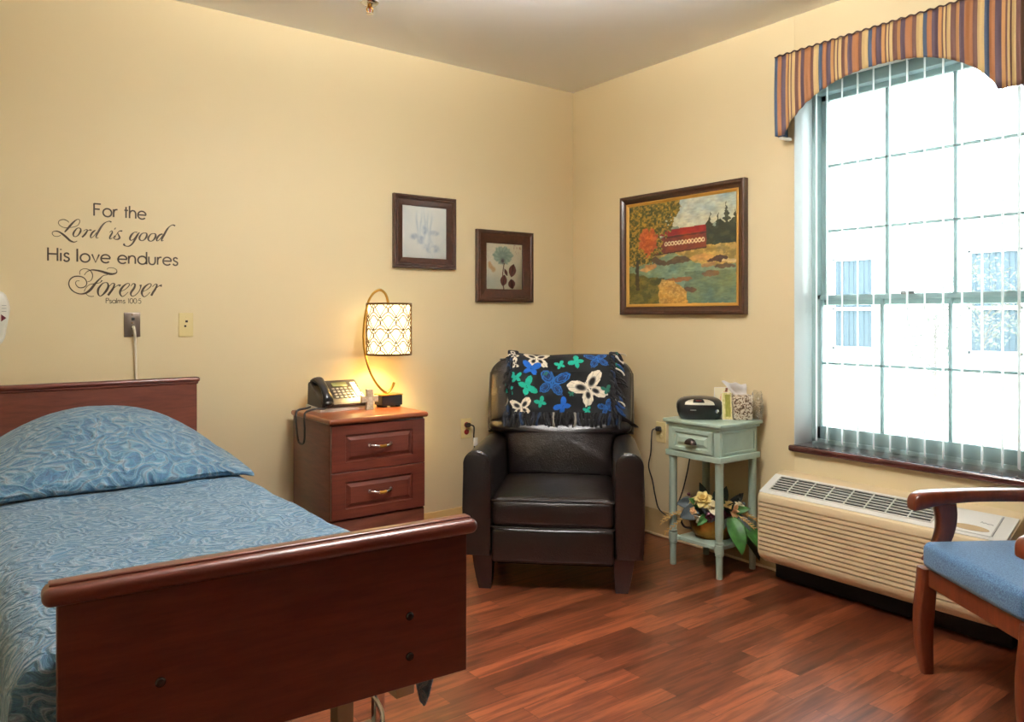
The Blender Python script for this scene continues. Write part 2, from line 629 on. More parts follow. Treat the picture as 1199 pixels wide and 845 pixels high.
# ------------------------------------------------------------------ the room
H = 2.74
XL, YF = -3.95, -4.9
def box(a, b):
    m = MB()
    c = [(p + q) / 2 for p, q in zip(a, b)]
    s = [abs(q - p) for p, q in zip(a, b)]
    return m.rbox(c, s, 0.0005, 1)

def boxes(*lst):
    m = MB()
    for a, b in lst:
        c = [(p + q) / 2 for p, q in zip(a, b)]
        s = [abs(q - p) for p, q in zip(a, b)]
        m.rbox(c, s, 0.0005, 1)
    return m

struct(box((XL, YF, -0.1), (0.0, 0.0, 0)).obj('floor', M['floor']))
struct(box((XL - 0.15, YF - 0.15, H), (0.25, 0.15, H + 0.2)).obj('ceiling', M['ceil']))
struct(box((XL - 0.15, 0, -0.1), (0.25, 0.15, H)).obj('wall_back', M['wall']))
struct(box((XL - 0.15, YF, -0.1), (XL, 0, H)).obj('wall_left', M['wall']))
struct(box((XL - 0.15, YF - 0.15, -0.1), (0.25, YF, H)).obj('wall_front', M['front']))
WY0, WY1, WZ0, WZ1 = -2.625, -1.625, 0.613, 2.46       # window opening
struct(boxes(((0, YF, -0.1), (0.25, WY0, H)), ((0, WY1, -0.1), (0.25, 0, H)),
             ((0, WY0, -0.1), (0.25, WY1, WZ0)), ((0, WY0, WZ1), (0.25, WY1, H))).obj('wall_right', M['wall']))

def baseboard(name, a, b, ax):
    m = MB()
    prof = [(0, 0), (-0.014, 0.0), (-0.010, 0.006), (-0.006, 0.014), (-0.004, 0.14), (-0.002, 0.146), (0, 0.147)]
    if ax == 'x':
        m.loft([[(t, y, z) for y, z in prof] for t in (a, b)])
    else:
        m.loft([[(y, t, z) for y, z in prof] for t in (a, b)])
    o = struct(m.obj(name, M['base']))
    return o
baseboard('baseboard_back', XL, -0.006, 'x')
baseboard('baseboard_right', -1.555, 0, 'y')
m = MB()
m.rbox(((XL - 0.012) / 2, -0.012, 0.006), (-XL - 0.012, 0.012, 0.012), 0.004, 2)
m.rbox((-0.012, -0.778, 0.006), (0.012, 1.555, 0.012), 0.004, 2)
struct(m.obj('trim_3', M['caulk']))

# sill and white window returns
m = MB()
m.rbox((0.06, (WY0 + WY1) / 2, 0.628), (0.18, WY1 - WY0 - 0.002, 0.03), 0.004, 2)
m.rbox((-0.012, (WY0 + WY1) / 2, 0.628), (0.040, WY1 - WY0 + 0.03, 0.030), 0.010, 4)
struct(m.obj('trim_1', M['sill']))
struct(boxes(((0.001, WY1 - 0.004, 0.643), (0.15, WY1, WZ1)), ((0.001, WY0, 0.643), (0.15, WY0 + 0.004, WZ1)),
             ((0.001, WY0, WZ1 - 0.004), (0.15, WY1, WZ1))).obj('trim_2', M['white_trim']))

# window: frame, two sashes with muntins, glass
win = bpy.data.objects.new('window_1', None)
col.objects.link(win)
struct(win)
win.location = (0.2, (WY0 + WY1) / 2, 0.643)
def wbox(lst, name, mat, parent=win):
    m = MB()
    for (x0, x1, y0, y1, z0, z1) in lst:
        m.rbox(((x0 + x1) / 2 - 0.2, (y0 + y1) / 2 - win.location.y, (z0 + z1) / 2 - 0.643), (x1 - x0, y1 - y0, z1 - z0), 0.003, 1)
    return m.obj(name, mat, parent)
y0, y1 = WY0, WY1
wbox([(0.15, 0.25, y1 - 0.022, y1, 0.643, WZ1), (0.15, 0.25, y0, y0 + 0.022, 0.643, WZ1),
      (0.15, 0.25, y0, y1, 2.375, WZ1), (0.15, 0.25, y0, y1, 0.608, 0.662)], 'window_frame', M['sash'])
a0, a1 = y0 + 0.022, y1 - 0.022
def sash(x0, x1, z0, z1, rb, rt, rows, name):
    s = wbox([(x0, x1, a0, a0 + 0.026, z0, z1), (x0, x1, a1 - 0.026, a1, z0, z1), (x0, x1, a0, a1, z0, z0 + rb), (x0, x1, a0, a1, z1 - rt, z1)], name, M['sash'])
    xm = (x0 + x1) / 2
    g0, g1 = a0 + 0.026, a1 - 0.026
    lst = []
    for k in (1, 2):
        y = g1 + (g0 - g1) * k / 3
        lst.append((xm - 0.009, xm + 0.009, y - 0.008, y + 0.008, z0 + rb, z1 - rt))
    for k in range(1, rows):
        z = z0 + rb + (z1 - rt - z0 - rb) * k / rows
        lst.append((xm - 0.009, xm + 0.009, g0, g1, z - 0.007, z + 0.007))
    wbox(lst, 'muntins', M['sash'], win)
    p = wbox([(xm - 0.003, xm + 0.003, g0 - 0.004, g1 + 0.004, z0 + rb - 0.004, z1 - rt + 0.004)], 'glass_pane', M['glass'], win)
    return s
sash(0.156, 0.192, 0.662, 1.376, 0.062, 0.024, 2, 'lower_sash')
sash(0.204, 0.240, 1.326, 2.378, 0.046, 0.030, 3, 'upper_sash')
lk = wbox([(0.148, 0.156, -2.13, -2.07, 1.372, 1.386)], 'sash_lock', M['grey_pl'])

# vertical blinds
t = thing('vertical_blind', 'white vertical blind with its vanes turned open in the bright window', 'window blind', (0.1, -2.125, 2.40))
MB().rbox((0, 0, 0.035), (0.045, 0.985, 0.03), 0.004, 2).obj('headrail', M['white_pl'], t)
for k in range(13):
    yv = -1.668 - 0.0765 * k
    ang = math.atan2(yv + 3.795, 0.1 + 3.371) + R(random.uniform(-2.0, 2.0))
    if k == 12:
        ang += R(5)
    d = Vector((math.cos(ang), math.sin(ang)))
    nrm = Vector((-d.y, d.x))
    m = MB()
    prof = []
    for i in range(9):
        q = i / 8 * 2 - 1
        prof.append((q * 0.0425, 0.007 * (1 - q * q)))
    outer = [(a, b) for a, b in prof] + [(a, b - 0.0005) for a, b in reversed(prof)]
    # keep the end vanes clear of the window returns
    shift = min(0, 0.0) + (-0.02 if k == 0 else (0.018 if k == 12 else 0.0))
    ring = lambda z: [(d.x * a + nrm.x * b, yv + 2.125 + shift + d.y * a + nrm.y * b, z) for a, b in outer]
    m.loft([ring(-1.738), ring(0.02)])
    m.obj('vane', M['vane'], t)

# valance: shirred striped cloth with an arched lower edge
t = thing('valance', 'striped navy, rust and cream cloth valance with an arched edge above the window', 'valance', (0, -2.102, 2.143), -90)
XA, XB, ZT = -0.513, 0.545, 0.382
def arch(x):
    a = abs(x) / 0.462
    if a >= 1:
        return 0.0
    return 0.217 * (1 - a ** 2.3) ** 0.72
def cloth(u, v):
    L = XB - XA
    tot = L + 2 * 0.1
    s = u * tot
    rip = 0.0035 * math.sin(s * 2 * PI / 0.0388) + 0.002 * math.sin(s * 2 * PI / 0.071 + 1)
    if s < 0.1:
        p = (XA, -s, 0.0)
        x, y, lo = XA + rip * 0.5, -s, 0.0
    elif s > 0.1 + L:
        x, y, lo = XB + rip * 0.5, -(tot - s), 0.0
    else:
        x = XA + (s - 0.1)
        y, lo = -0.1 + rip - 0.006 * math.sin(PI * v), arch(x)
    top = ZT + 0.004 * math.sin(s * 2 * PI / 0.0388)
    return (x, y - 0.003, lo + (top - lo) * v)
m = MB()
m.grid(cloth, 300, 14)
o = m.obj('cloth', M['stripes'], t, smooth=80)
sd = o.modifiers.new('thickness', 'SOLIDIFY')
sd.thickness = 0.004
MB().rbox((0, -0.05, ZT - 0.02), (1.03, 0.085, 0.018), 0.002, 1, M=Matrix.Translation((0.016, 0, 0))).obj('mounting_board', M['white_trim'], t)
# rope-like piping along the top edge
pp = [(XA + (XB - XA) * i / 160, -0.106, ZT + 0.002 + 0.0035 * math.sin((0.1 + (XB - XA) * i / 160) * 2 * PI / 0.0388)) for i in range(161)]
MB().tube(pp, 0.0035, 6).obj('piping', plain('brown_piping', C(70, 44, 38), 0.7), t)
m = MB()
m.rbox((-0.492, -0.05, -0.008), (0.022, 0.075, 0.012), 0.003, 2)
m.tube([(-0.492, -0.088, -0.010), (-0.478, -0.07, -0.013), (-0.466, -0.05, -0.010)], 0.006, 8)
m.obj('bracket', M['white_pl'], t)

# ------------------------------------------------------------------ outside
struct(box((0.3, -22, -0.3), (40, 40, -0.1)).obj('ground_outside', M['lawn']))
M['brick'] = plain('pale_brick', C(238, 236, 230), 0.9, noise=0.04, nscale=3)
M['roofing'] = plain('pale_shingle', C(92, 90, 90), 0.9, noise=0.08, nscale=2)
M['farglass'] = plain('far_window_glass', C(58, 72, 80), 0.6, spec=0.05)
t = thing('courtyard_building', 'pale building across the lawn seen through the blind', 'building', (15, 5, -0.1))
m = MB()
m.rbox((2.5, 0, 2.9), (5, 34, 5.8), 0.01, 1)
m.obj('facade', M['brick'], t)
m = MB()
m.prism([(-0.45, 5.75), (5.2, 7.6), (5.2, 7.4), (-0.45, 5.6)], -17.4, 17.4, 'y')
m.obj('roof', M['roofing'], t)
for yy in (-13.4, -8.0, -1.85, 1.35, 7.6):
    f = MB()
    for q in (-0.52, 0.52):
        f.rbox((-0.03, yy + q, 1.68), (0.08, 0.08, 2.3), 0.005, 1)
    for q in (0.57, 1.55, 2.80):
        f.rbox((-0.03, yy, q), (0.08, 1.1, 0.08), 0.005, 1)
    fo = f.obj('window', M['white_trim'], t)
    g = MB()
    for q in range(8):
        g.rbox((-0.012, yy - 0.46 + q * 0.13, 1.68), (0.02, 0.075 + 0.02 * (q % 3), 2.2), 0.002, 1)
    g.rbox((-0.002, yy, 1.68), (0.01, 1.0, 2.2), 0.002, 1)
    g.obj('pane', M['farglass'], fo)
M['bark'] = plain('pale_bark', C(84, 78, 72), 0.9)
M['blossom'] = plain('pale_leaves', C(88, 94, 84), 0.8, noise=0.15, nscale=4)
def small_tree(loc, h, w, label, seed, n):
    rnd = random.Random(seed)
    t = thing('small_tree', label, 'tree', loc, 0, 'small trees on the lawn')
    m = MB()
    m.tube([(0, 0, -0.02), (0.02, 0.01, h * 0.3), (0, 0, h * 0.6), (0.03, 0, h * 0.92)], [0.035, 0.028, 0.02, 0.006], 8)
    for k in range(12):
        a = rnd.uniform(0, 2 * PI)
        z = h * rnd.uniform(0.28, 0.75)
        r = w * rnd.uniform(0.5, 0.95)
        m.tube([(0, 0, z), (r * 0.5 * math.cos(a), r * 0.5 * math.sin(a), z + h * 0.12), (r * math.cos(a), r * math.sin(a), z + h * 0.2)], [0.012, 0.009, 0.004], 5)
    m.obj('trunk', M['bark'], t)
    f = MB()
    for k in range(n):
        a, b = rnd.uniform(0, 2 * PI), math.acos(rnd.uniform(-1, 1))
        r = rnd.uniform(0.3, 1) ** 0.5
        c = Vector((w * r * math.sin(b) * math.cos(a), w * r * math.sin(b) * math.sin(a), h * 0.62 + h * 0.38 * r * math.cos(b)))
        q = Euler((rnd.uniform(0, 6), rnd.uniform(0, 6), rnd.uniform(0, 6))).to_matrix()
        s = rnd.uniform(0.03, 0.055)
        pts = [c + q @ Vector(p) * s for p in ((0, -1, 0), (0.45, 0, 0.15), (0, 1, 0), (-0.45, 0, 0.15))]
        f.add(pts, [(0, 1, 2, 3)])
    lv = f.obj('foliage', M['blossom'], t, fix=False)
    lv['kind'] = 'stuff'
small_tree((10.2, 2.27, -0.1), 1.6, 0.5, 'thin small tree on the lawn, beyond the middle of the window', 3, 420)
small_tree((13.2, 2.71, -0.1), 2.65, 0.78, 'bushier leafy tree in front of a far window, right of the thin tree', 9, 900)
LORD=[[(-0.1381,0.1797,0.0011),(-0.1387,0.1883,0.0011),(-0.1446,0.1916,0.0013),(-0.1544,0.1859,0.0026),(-0.1652,0.174,0.0047),(-0.1759,0.1597,0.0056),(-0.1866,0.1442,0.0051),(-0.1952,0.1326,0.003)],[(-0.1381,0.1797,0.0011),(-0.1446,0.1669,0.0011),(-0.1565,0.1586,0.0011),(-0.1759,0.1536,0.0011),(-0.193,0.1516,0.0011),(-0.2079,0.1562,0.0011),(-0.2175,0.1665,0.0011),(-0.2175,0.1763,0.0013),(-0.2101,0.1837,0.0017),(-0.1973,0.1864,0.0021),(-0.1866,0.1823,0.0017),(-0.1791,0.1754,0.0011)],[(-0.2101,0.1182,0.0011),(-0.2206,0.1126,0.0011),(-0.2333,0.1131,0.0011),(-0.2413,0.1223,0.0011),(-0.2385,0.131,0.0013),(-0.227,0.1347,0.0025),(-0.2143,0.1314,0.0038),(-0.2016,0.1224,0.0055),(-0.1888,0.111,0.006),(-0.1759,0.0982,0.0056),(-0.1652,0.0927,0.0039),(-0.1565,0.0925,0.0022),(-0.1479,0.0974,0.0011)],[(-0.1413,0.1547,0.0013),(-0.15,0.1504,0.0026),(-0.1608,0.1336,0.0048),(-0.1626,0.1212,0.0035),(-0.1565,0.1154,0.0017),(-0.1457,0.121,0.0026),(-0.1359,0.1378,0.0048),(-0.1348,0.1502,0.0031),(-0.1413,0.1547,0.0013)],[(-0.1239,0.1423,0.0011),(-0.1129,0.1497,0.0013),(-0.1096,0.1445,0.0031),(-0.1173,0.129,0.0048),(-0.1294,0.1146,0.0044)],[(-0.1195,0.1314,0.0011),(-0.1063,0.1447,0.0011),(-0.0975,0.149,0.0031),(-0.0949,0.1455,0.0058)],[(-0.0776,0.1491,0.0022),(-0.0887,0.1384,0.0049),(-0.0964,0.1229,0.004),(-0.0942,0.1143,0.0018),(-0.0842,0.1224,0.0013),(-0.0731,0.1394,0.0013)],[(-0.0146,0.1888,0.0041),(-0.0225,0.192,0.0023),(-0.0327,0.1887,0.0014),(-0.044,0.1803,0.0032),(-0.0552,0.1644,0.0049),(-0.0664,0.1424,0.0054),(-0.0742,0.1243,0.0045),(-0.0731,0.1144,0.0018),(-0.0653,0.1173,0.0011)],[(-0.0214,0.1418,0.0011),(-0.0137,0.1509,0.0015),(-0.0112,0.1425,0.0036),(-0.0188,0.1264,0.0051),(-0.0214,0.1162,0.0036),(-0.0176,0.1136,0.0013),(-0.0112,0.1197,0.0011)],[(-0.0017,0.162,0.0067),(0.0014,0.1599,0.0067)],[(-0.0073,0.1171,0.0011),(0.0055,0.135,0.0011),(0.0159,0.15,0.0016),(0.025,0.1523,0.0042),(0.0289,0.1517,0.0036)],[(0.0094,0.1453,0.0015),(0.0146,0.1328,0.0036),(0.0185,0.1215,0.0052),(0.0107,0.1139,0.0036),(-0.0009,0.1146,0.0021),(-0.0047,0.1215,0.0026),(0.0017,0.1276,0.0062)],[(0.0906,0.1506,0.0027),(0.0787,0.1498,0.0021),(0.0668,0.1375,0.0053),(0.0602,0.1212,0.0053),(0.0642,0.1128,0.0026),(0.076,0.1193,0.0016),(0.0919,0.1435,0.0016)],[(0.0999,0.1512,0.0016),(0.0919,0.1391,0.0048),(0.0813,0.1182,0.0058),(0.0708,0.0987,0.0042),(0.0576,0.0864,0.0032),(0.0445,0.0857,0.0021),(0.0361,0.091,0.0052),(0.0388,0.0955,0.0057)],[(0.124,0.1499,0.0016),(0.1106,0.1461,0.0027),(0.0999,0.1295,0.0053),(0.1013,0.1179,0.0043),(0.1106,0.1141,0.0021),(0.1213,0.1206,0.0038),(0.1299,0.1357,0.0059),(0.1294,0.1473,0.0038),(0.1227,0.1501,0.0016)],[(0.1613,0.1497,0.0016),(0.1478,0.1459,0.0027),(0.1369,0.1291,0.0054),(0.1383,0.1175,0.0043),(0.1478,0.1137,0.0022),(0.1586,0.1202,0.0038),(0.1673,0.1354,0.006),(0.1668,0.1471,0.0038),(0.16,0.1499,0.0016)],[(0.1975,0.1503,0.0033),(0.1837,0.1435,0.0049),(0.1728,0.1266,0.0055),(0.1742,0.1164,0.0022),(0.1865,0.126,0.0016),(0.2002,0.1475,0.0017)],[(0.2517,0.191,0.0056),(0.2419,0.1948,0.0028),(0.2294,0.188,0.0022),(0.2168,0.1723,0.005),(0.2044,0.1478,0.0061),(0.1947,0.1279,0.0055),(0.1934,0.1175,0.0022),(0.2016,0.121,0.0011)]]
FOREVER=[[(-0.0322,-0.0216,0.0011),(-0.0262,-0.0154,0.0011),(-0.0143,-0.0136,0.0011),(-0.0003,-0.0171,0.0012),(0.0073,-0.0257,0.0016),(0.0047,-0.0358,0.0032),(-0.0063,-0.0406,0.0052),(-0.0203,-0.0411,0.0072),(-0.0361,-0.0372,0.0075),(-0.0539,-0.0312,0.0063),(-0.0715,-0.0274,0.0051),(-0.089,-0.0259,0.0035),(-0.1025,-0.0296,0.0019),(-0.1141,-0.0387,0.0013),(-0.1208,-0.0498,0.0012)],[(-0.137,-0.0482,0.0011),(-0.1386,-0.0374,0.0011),(-0.1332,-0.0275,0.0013),(-0.1217,-0.022,0.0013),(-0.1083,-0.0233,0.0015),(-0.0967,-0.0305,0.0019),(-0.089,-0.0466,0.0023),(-0.0909,-0.0642,0.0017),(-0.0987,-0.0753,0.0012),(-0.1083,-0.0777,0.0011)],[(-0.0302,-0.0458,0.0011),(-0.046,-0.0496,0.0016),(-0.0578,-0.061,0.0031),(-0.0715,-0.0767,0.0047),(-0.0832,-0.0924,0.0066),(-0.0948,-0.1101,0.0074),(-0.1083,-0.1235,0.0066),(-0.1217,-0.1302,0.005),(-0.1389,-0.1316,0.0034),(-0.1579,-0.1244,0.003),(-0.173,-0.1096,0.003),(-0.1796,-0.0904,0.0026),(-0.1749,-0.0709,0.003),(-0.1617,-0.0587,0.0034),(-0.1446,-0.0554,0.0034),(-0.1275,-0.0587,0.0027),(-0.116,-0.0692,0.0023),(-0.1112,-0.0843,0.0023),(-0.116,-0.0975,0.0023),(-0.1275,-0.1043,0.0027),(-0.1408,-0.1046,0.0023),(-0.1503,-0.0962,0.0019),(-0.1541,-0.0855,0.0015),(-0.1503,-0.0767,0.0011),(-0.1389,-0.0753,0.0011)],[(-0.1217,-0.1216,0.0011),(-0.116,-0.1084,0.0011),(-0.1064,-0.0951,0.0012),(-0.0929,-0.0882,0.0015),(-0.0734,-0.0845,0.0016),(-0.0597,-0.0808,0.0012),(-0.0539,-0.0741,0.0028),(-0.0519,-0.0707,0.0055)],[(-0.1141,-0.1301,0.0012),(-0.1064,-0.1387,0.0012),(-0.0948,-0.1424,0.0015),(-0.0832,-0.1409,0.0011)],[(-0.0381,-0.0802,0.0012),(-0.0499,-0.085,0.0028),(-0.0656,-0.1073,0.0059),(-0.0676,-0.1271,0.0051),(-0.0617,-0.1391,0.0024),(-0.0519,-0.1367,0.0031),(-0.0361,-0.1177,0.0067),(-0.0272,-0.0976,0.006),(-0.0302,-0.0822,0.0032),(-0.0391,-0.0798,0.0012)],[(-0.0243,-0.0976,0.0011),(-0.0123,-0.084,0.0016),(-0.0023,-0.0849,0.0032),(-0.0073,-0.1038,0.0056),(-0.0183,-0.1218,0.0064),(-0.0282,-0.1363,0.0063)],[(-0.0143,-0.1128,0.0011),(0.0057,-0.0947,0.0012),(0.0157,-0.09,0.004),(0.0218,-0.0932,0.0089)],[(0.0242,-0.1178,0.0011),(0.0428,-0.1072,0.0014),(0.0567,-0.0915,0.0023),(0.0567,-0.0825,0.0019),(0.0474,-0.0828,0.0023),(0.0312,-0.0972,0.0056),(0.0208,-0.1166,0.0065),(0.0208,-0.1306,0.0046),(0.0289,-0.1406,0.0023),(0.0404,-0.1341,0.0014),(0.0532,-0.1198,0.0011)],[(0.0637,-0.0939,0.0011),(0.0731,-0.0821,0.0019),(0.0813,-0.0858,0.0047),(0.0778,-0.1013,0.0061),(0.0661,-0.1195,0.0061),(0.0637,-0.1311,0.0042),(0.0707,-0.1387,0.0019),(0.0848,-0.132,0.0019),(0.099,-0.1137,0.0019),(0.1049,-0.0955,0.0033),(0.1038,-0.0865,0.0081)],[(0.114,-0.1173,0.0011),(0.1331,-0.1066,0.0014),(0.1475,-0.0906,0.0024),(0.1475,-0.0815,0.0019),(0.1379,-0.0818,0.0024),(0.1211,-0.0964,0.0057),(0.1104,-0.1161,0.0067),(0.1104,-0.1303,0.0048),(0.1187,-0.1405,0.0024),(0.1307,-0.1339,0.0014),(0.1439,-0.1193,0.0011)],[(0.154,-0.0944,0.0011),(0.1661,-0.0824,0.0019),(0.1734,-0.0861,0.0044),(0.1661,-0.1046,0.0058),(0.1564,-0.1204,0.0063),(0.1492,-0.1349,0.0063)],[(0.1612,-0.1099,0.0011),(0.1806,-0.0912,0.0015),(0.1892,-0.0883,0.0059),(0.1941,-0.0882,0.0098)]]

# ------------------------------------------------------------------ lettering on the back wall
def arc(cx, cy, rx, ry, a0, a1, n=18):
    return [(cx + rx * math.cos(R(a0 + (a1 - a0) * i / n)), cy + ry * math.sin(R(a0 + (a1 - a0) * i / n))) for i in range(n + 1)]
ARCH = spline([(0, .32), (.05, .5), (.16, .61), (.28, .63), (.40, .58), (.47, .45), (.48, .3), (.48, 0)], 5)
CIR = arc(.33, .315, .32, .32, 0, 360, 28)
GL = {
    'F': (.66, [[(0, 0), (0, 1)], [(0, .96), (.5, .96)], [(0, .54), (.42, .54)]]),
    'o': (.80, [CIR]),
    'r': (.40, [[(0, 0), (0, .63)], spline([(0, .34), (.05, .5), (.15, .6), (.3, .62)], 5)]),
    't': (.40, [[(.13, 0), (.13, .9)], [(0, .62), (.28, .62)]]),
    'h': (.64, [[(0, 0), (0, 1)], ARCH]),
    'e': (.78, [[(.02, .33)] + arc(.33, .315, .32, .32, 3, 318, 26)]),
    'H': (.84, [[(0, 0), (0, 1)], [(.62, 0), (.62, 1)], [(0, .53), (.62, .53)]]),
    'i': (.20, [[(0, 0), (0, .63)], [(0, .85), (0, .93)]]),
    's': (.48, [spline([(.33, .52), (.27, .61), (.17, .63), (.07, .58), (.04, .48), (.09, .38), (.2, .32), (.31, .26), (.35, .17), (.3, .05), (.19, 0), (.07, .03), (0, .13)], 4)]),
    'l': (.20, [[(0, 0), (0, 1)]]),
    'v': (.62, [[(0, .63), (.25, 0), (.5, .63)]]),
    'n': (.66, [[(0, 0), (0, .63)], ARCH]),
    'd': (.82, [CIR, [(.65, 0), (.65, 1)]]),
    'u': (.66, [spline([(0, .63), (0, .3), (.03, .14), (.11, .03), (.24, 0), (.37, .03), (.45, .14), (.48, .3), (.48, .63)], 4)]),
    'P': (.62, [[(0, 0), (0, 1)], spline([(0, .98), (.25, .98), (.43, .93), (.5, .76), (.43, .59), (.25, .53), (0, .53)], 4)]),
    'a': (.82, [CIR, [(.65, 0), (.65, .63)]]),
    'm': (.98, [[(0, 0), (0, .63)], [(x * .8, y) for x, y in ARCH], [(.384 + x * .8, y) for x, y in ARCH]]),
    '1': (.34, [[(0, .85), (.14, .98), (.14, 0)]]),
    '0': (.70, [arc(.28, .5, .28, .5, 0, 360, 26)]),
    '5': (.58, [[(.42, .98), (.1, .98), (.05, .56)] + spline([(.05, .56), (.2, .63), (.37, .56), (.45, .32), (.38, .1), (.2, 0), (0, .09)], 4)]),
    ':': (.22, [[(.05, .05), (.05, .14)], [(.05, .5), (.05, .59)]]),
    ' ': (.42, []),
}
def sans(text, x0, x1, z, cap, w):
    adv = sum(GL[c][0] for c in text) - (GL[text[-1]][0] - {'e': .65, 's': .36, '5': .45}.get(text[-1], .6))
    k = (x1 - x0) / adv
    m, x = MB(), 0.0
    for c in text:
        a, st = GL[c]
        for s in st:
            pts = [(x0 + (x + px) * k, z + pz * cap, w) for px, pz in s]
            m.ribbon(pts)
        x += a
    return m
M['vinyl'] = plain('dark_brown_vinyl', C(62, 46, 24), 0.5)
t = thing('wall_lettering', 'dark brown verse lettering on the wall above the bed', 'wall decal', (-2.72, -0.0008, 1.5))
sans('For the', -0.083, 0.127, 0.212, 0.055, 0.0066).obj('text_line', M['vinyl'], t, smooth=0)
def script(strokes):
    m = MB()
    for s in strokes:
        m.ribbon(spline([(x, z, w * 1.25 + 0.0011) for x, z, w in s], 6))
    return m
script(LORD).obj('text_line', M['vinyl'], t, smooth=0)
sans('His love endures', -0.257, 0.263, 0.0075, 0.056, 0.0066).obj('text_line', M['vinyl'], t, smooth=0)
script(FOREVER).obj('text_line', M['vinyl'], t, smooth=0)
sans('Psalms 100:5', -0.036, 0.106, -0.171, 0.022, 0.0026).obj('text_line', M['vinyl'], t, smooth=0)

# ------------------------------------------------------------------ plates and outlets
def screw(m, x, y, z, r=0.003):
    m.lathe([(r, 0), (r, 0.001), (r * 0.6, 0.0016)], 10, Matrix.Translation((x, y, z)) @ Matrix.Rotation(R(90), 4, 'X'))
RX = Matrix.Rotation(R(90), 4, 'X')
t = thing('wall_jack', 'steel wall plate with a white cable plugged in, above the headboard', 'wall plate', (-2.651, 0, 1.233), 0, 'wall plates above the headboard')
MB().rbox((0, -0.003, 0), (0.068, 0.006, 0.110), 0.003, 2).obj('cover_plate', M['steel'], t)
for z in (0.026, -0.012):
    MB().rbox((0.003, -0.007, z), (0.013, 0.004, 0.013), 0.001, 1).obj('jack', M['black_pl'], t)
for z in (0.044, 0.008, -0.047):
    m = MB(); screw(m, 0, -0.006, z); m.obj('screw', M['brass'], t)
o = MB().tube(spline([(-2.648, -0.010, 1.222), (-2.648, -0.026, 1.216), (-2.645, -0.028, 1.195), (-2.641, -0.012, 1.16), (-2.638, -0.008, 1.10), (-2.636, -0.008, 1.0), (-2.636, -0.009, 0.9), (-2.64, -0.012, 0.55), (-2.65, -0.03, 0.2), (-2.66, -0.035, 0.06), (-2.68, -0.06, 0.006), (-2.75, -0.09, 0.0056)], 6), 0.0055, 8)
o.tube([(-2.648, -0.010, 1.223), (-2.648, -0.024, 1.219)], 0.0068, 8)
tag(o.obj('cable', M['cord_w']), 'white cable hanging from the steel wall plate down behind the headboard', 'cable')
t = thing('wall_jack', 'ivory wall plate right of the steel plate, with nothing plugged in', 'wall plate', (-2.421, 0, 1.231), 0, 'wall plates above the headboard')
MB().rbox((0, -0.003, 0), (0.066, 0.006, 0.112), 0.003, 2).obj('cover_plate', M['ivory'], t)
MB().rbox((0.002, -0.007, 0.016), (0.011, 0.003, 0.010), 0.001, 1).obj('jack', M['bronze'], t)
MB().rbox((-0.004, -0.007, -0.006), (0.009, 0.003, 0.009), 0.001, 1).obj('jack', M['bronze'], t)
for z in (0.036, -0.028):
    m = MB(); screw(m, 0, -0.006, z); m.obj('screw', M['ivory'], t)

def outlet(loc, rz, label, colour):
    t = thing('power_outlet', label, 'outlet', loc, rz, 'power outlets low on the walls')
    MB().rbox((0, -0.003, 0), (0.074, 0.006, 0.118), 0.003, 2).obj('cover_plate', M['ivory'], t)
    for s in (1, -1):
        m = MB()
        m.lathe([(0.0165, 0), (0.0165, 0.003), (0.015, 0.004)], 20, Matrix.Translation((0, -0.005, 0.021 * s)) @ RX)
        o = m.obj('socket', colour, t)
        m = MB()
        for q in (-0.006, 0.006):
            m.rbox((q, -0.0092, 0.021 * s + 0.003), (0.0022, 0.001, 0.008), 0.0003, 1)
        m.obj('slot', M['dark'], o)
    m = MB(); screw(m, 0, -0.006, 0); m.obj('screw', M['ivory'], t)
    return t
outlet((-0.846, 0, 0.608), 0, 'ivory outlet with red sockets on the wall left of the recliner', M['red'])
m = MB()
m.rbox((-0.848, -0.024, 0.630), (0.028, 0.030, 0.026), 0.008, 3)
m.tube(spline([(-0.836, -0.03, 0.630), (-0.815, -0.034, 0.622), (-0.808, -0.03, 0.60), (-0.807, -0.025, 0.55), (-0.80, -0.025, 0.46), (-0.79, -0.03, 0.2), (-0.76, -0.04, 0.012)], 6), 0.0042, 8)
o = tag(m.obj('extension_cord', M['cord_b']), 'black cord plugged into the outlet left of the recliner, with a white tag', 'power cord')
MB().rbox((-0.800, -0.034, 0.528), (0.030, 0.003, 0.048), 0.001, 1).obj('cord_tag', M['paper'], o)
outlet((0, -0.768, 0.600), -90, 'ivory outlet on the wall behind the green table', M['ivory'])
m = MB()
m.rbox((-0.024, -0.765, 0.622), (0.030, 0.028, 0.026), 0.008, 3)
m.tube(spline([(-0.034, -0.757, 0.622), (-0.048, -0.742, 0.612), (-0.045, -0.732, 0.56), (-0.040, -0.722, 0.48), (-0.050, -0.715, 0.40), (-0.040, -0.735, 0.32), (-0.05, -0.765, 0.24), (-0.055, -0.80, 0.17), (-0.06, -0.88, 0.150), (-0.06, -0.93, 0.21), (-0.055, -0.97, 0.30), (-0.06, -1.01, 0.42), (-0.055, -1.03, 0.52), (-0.02, -1.06, 0.66), (-0.022, -1.085, 0.762), (-0.06, -1.12, 0.778), (-0.12, -1.17, 0.775)], 7), 0.0038, 8)
cd_cord = m.obj('power_cord', M['cord_b'])
cd_cord['label'] = 'black cord looping from the outlet up behind the green table'

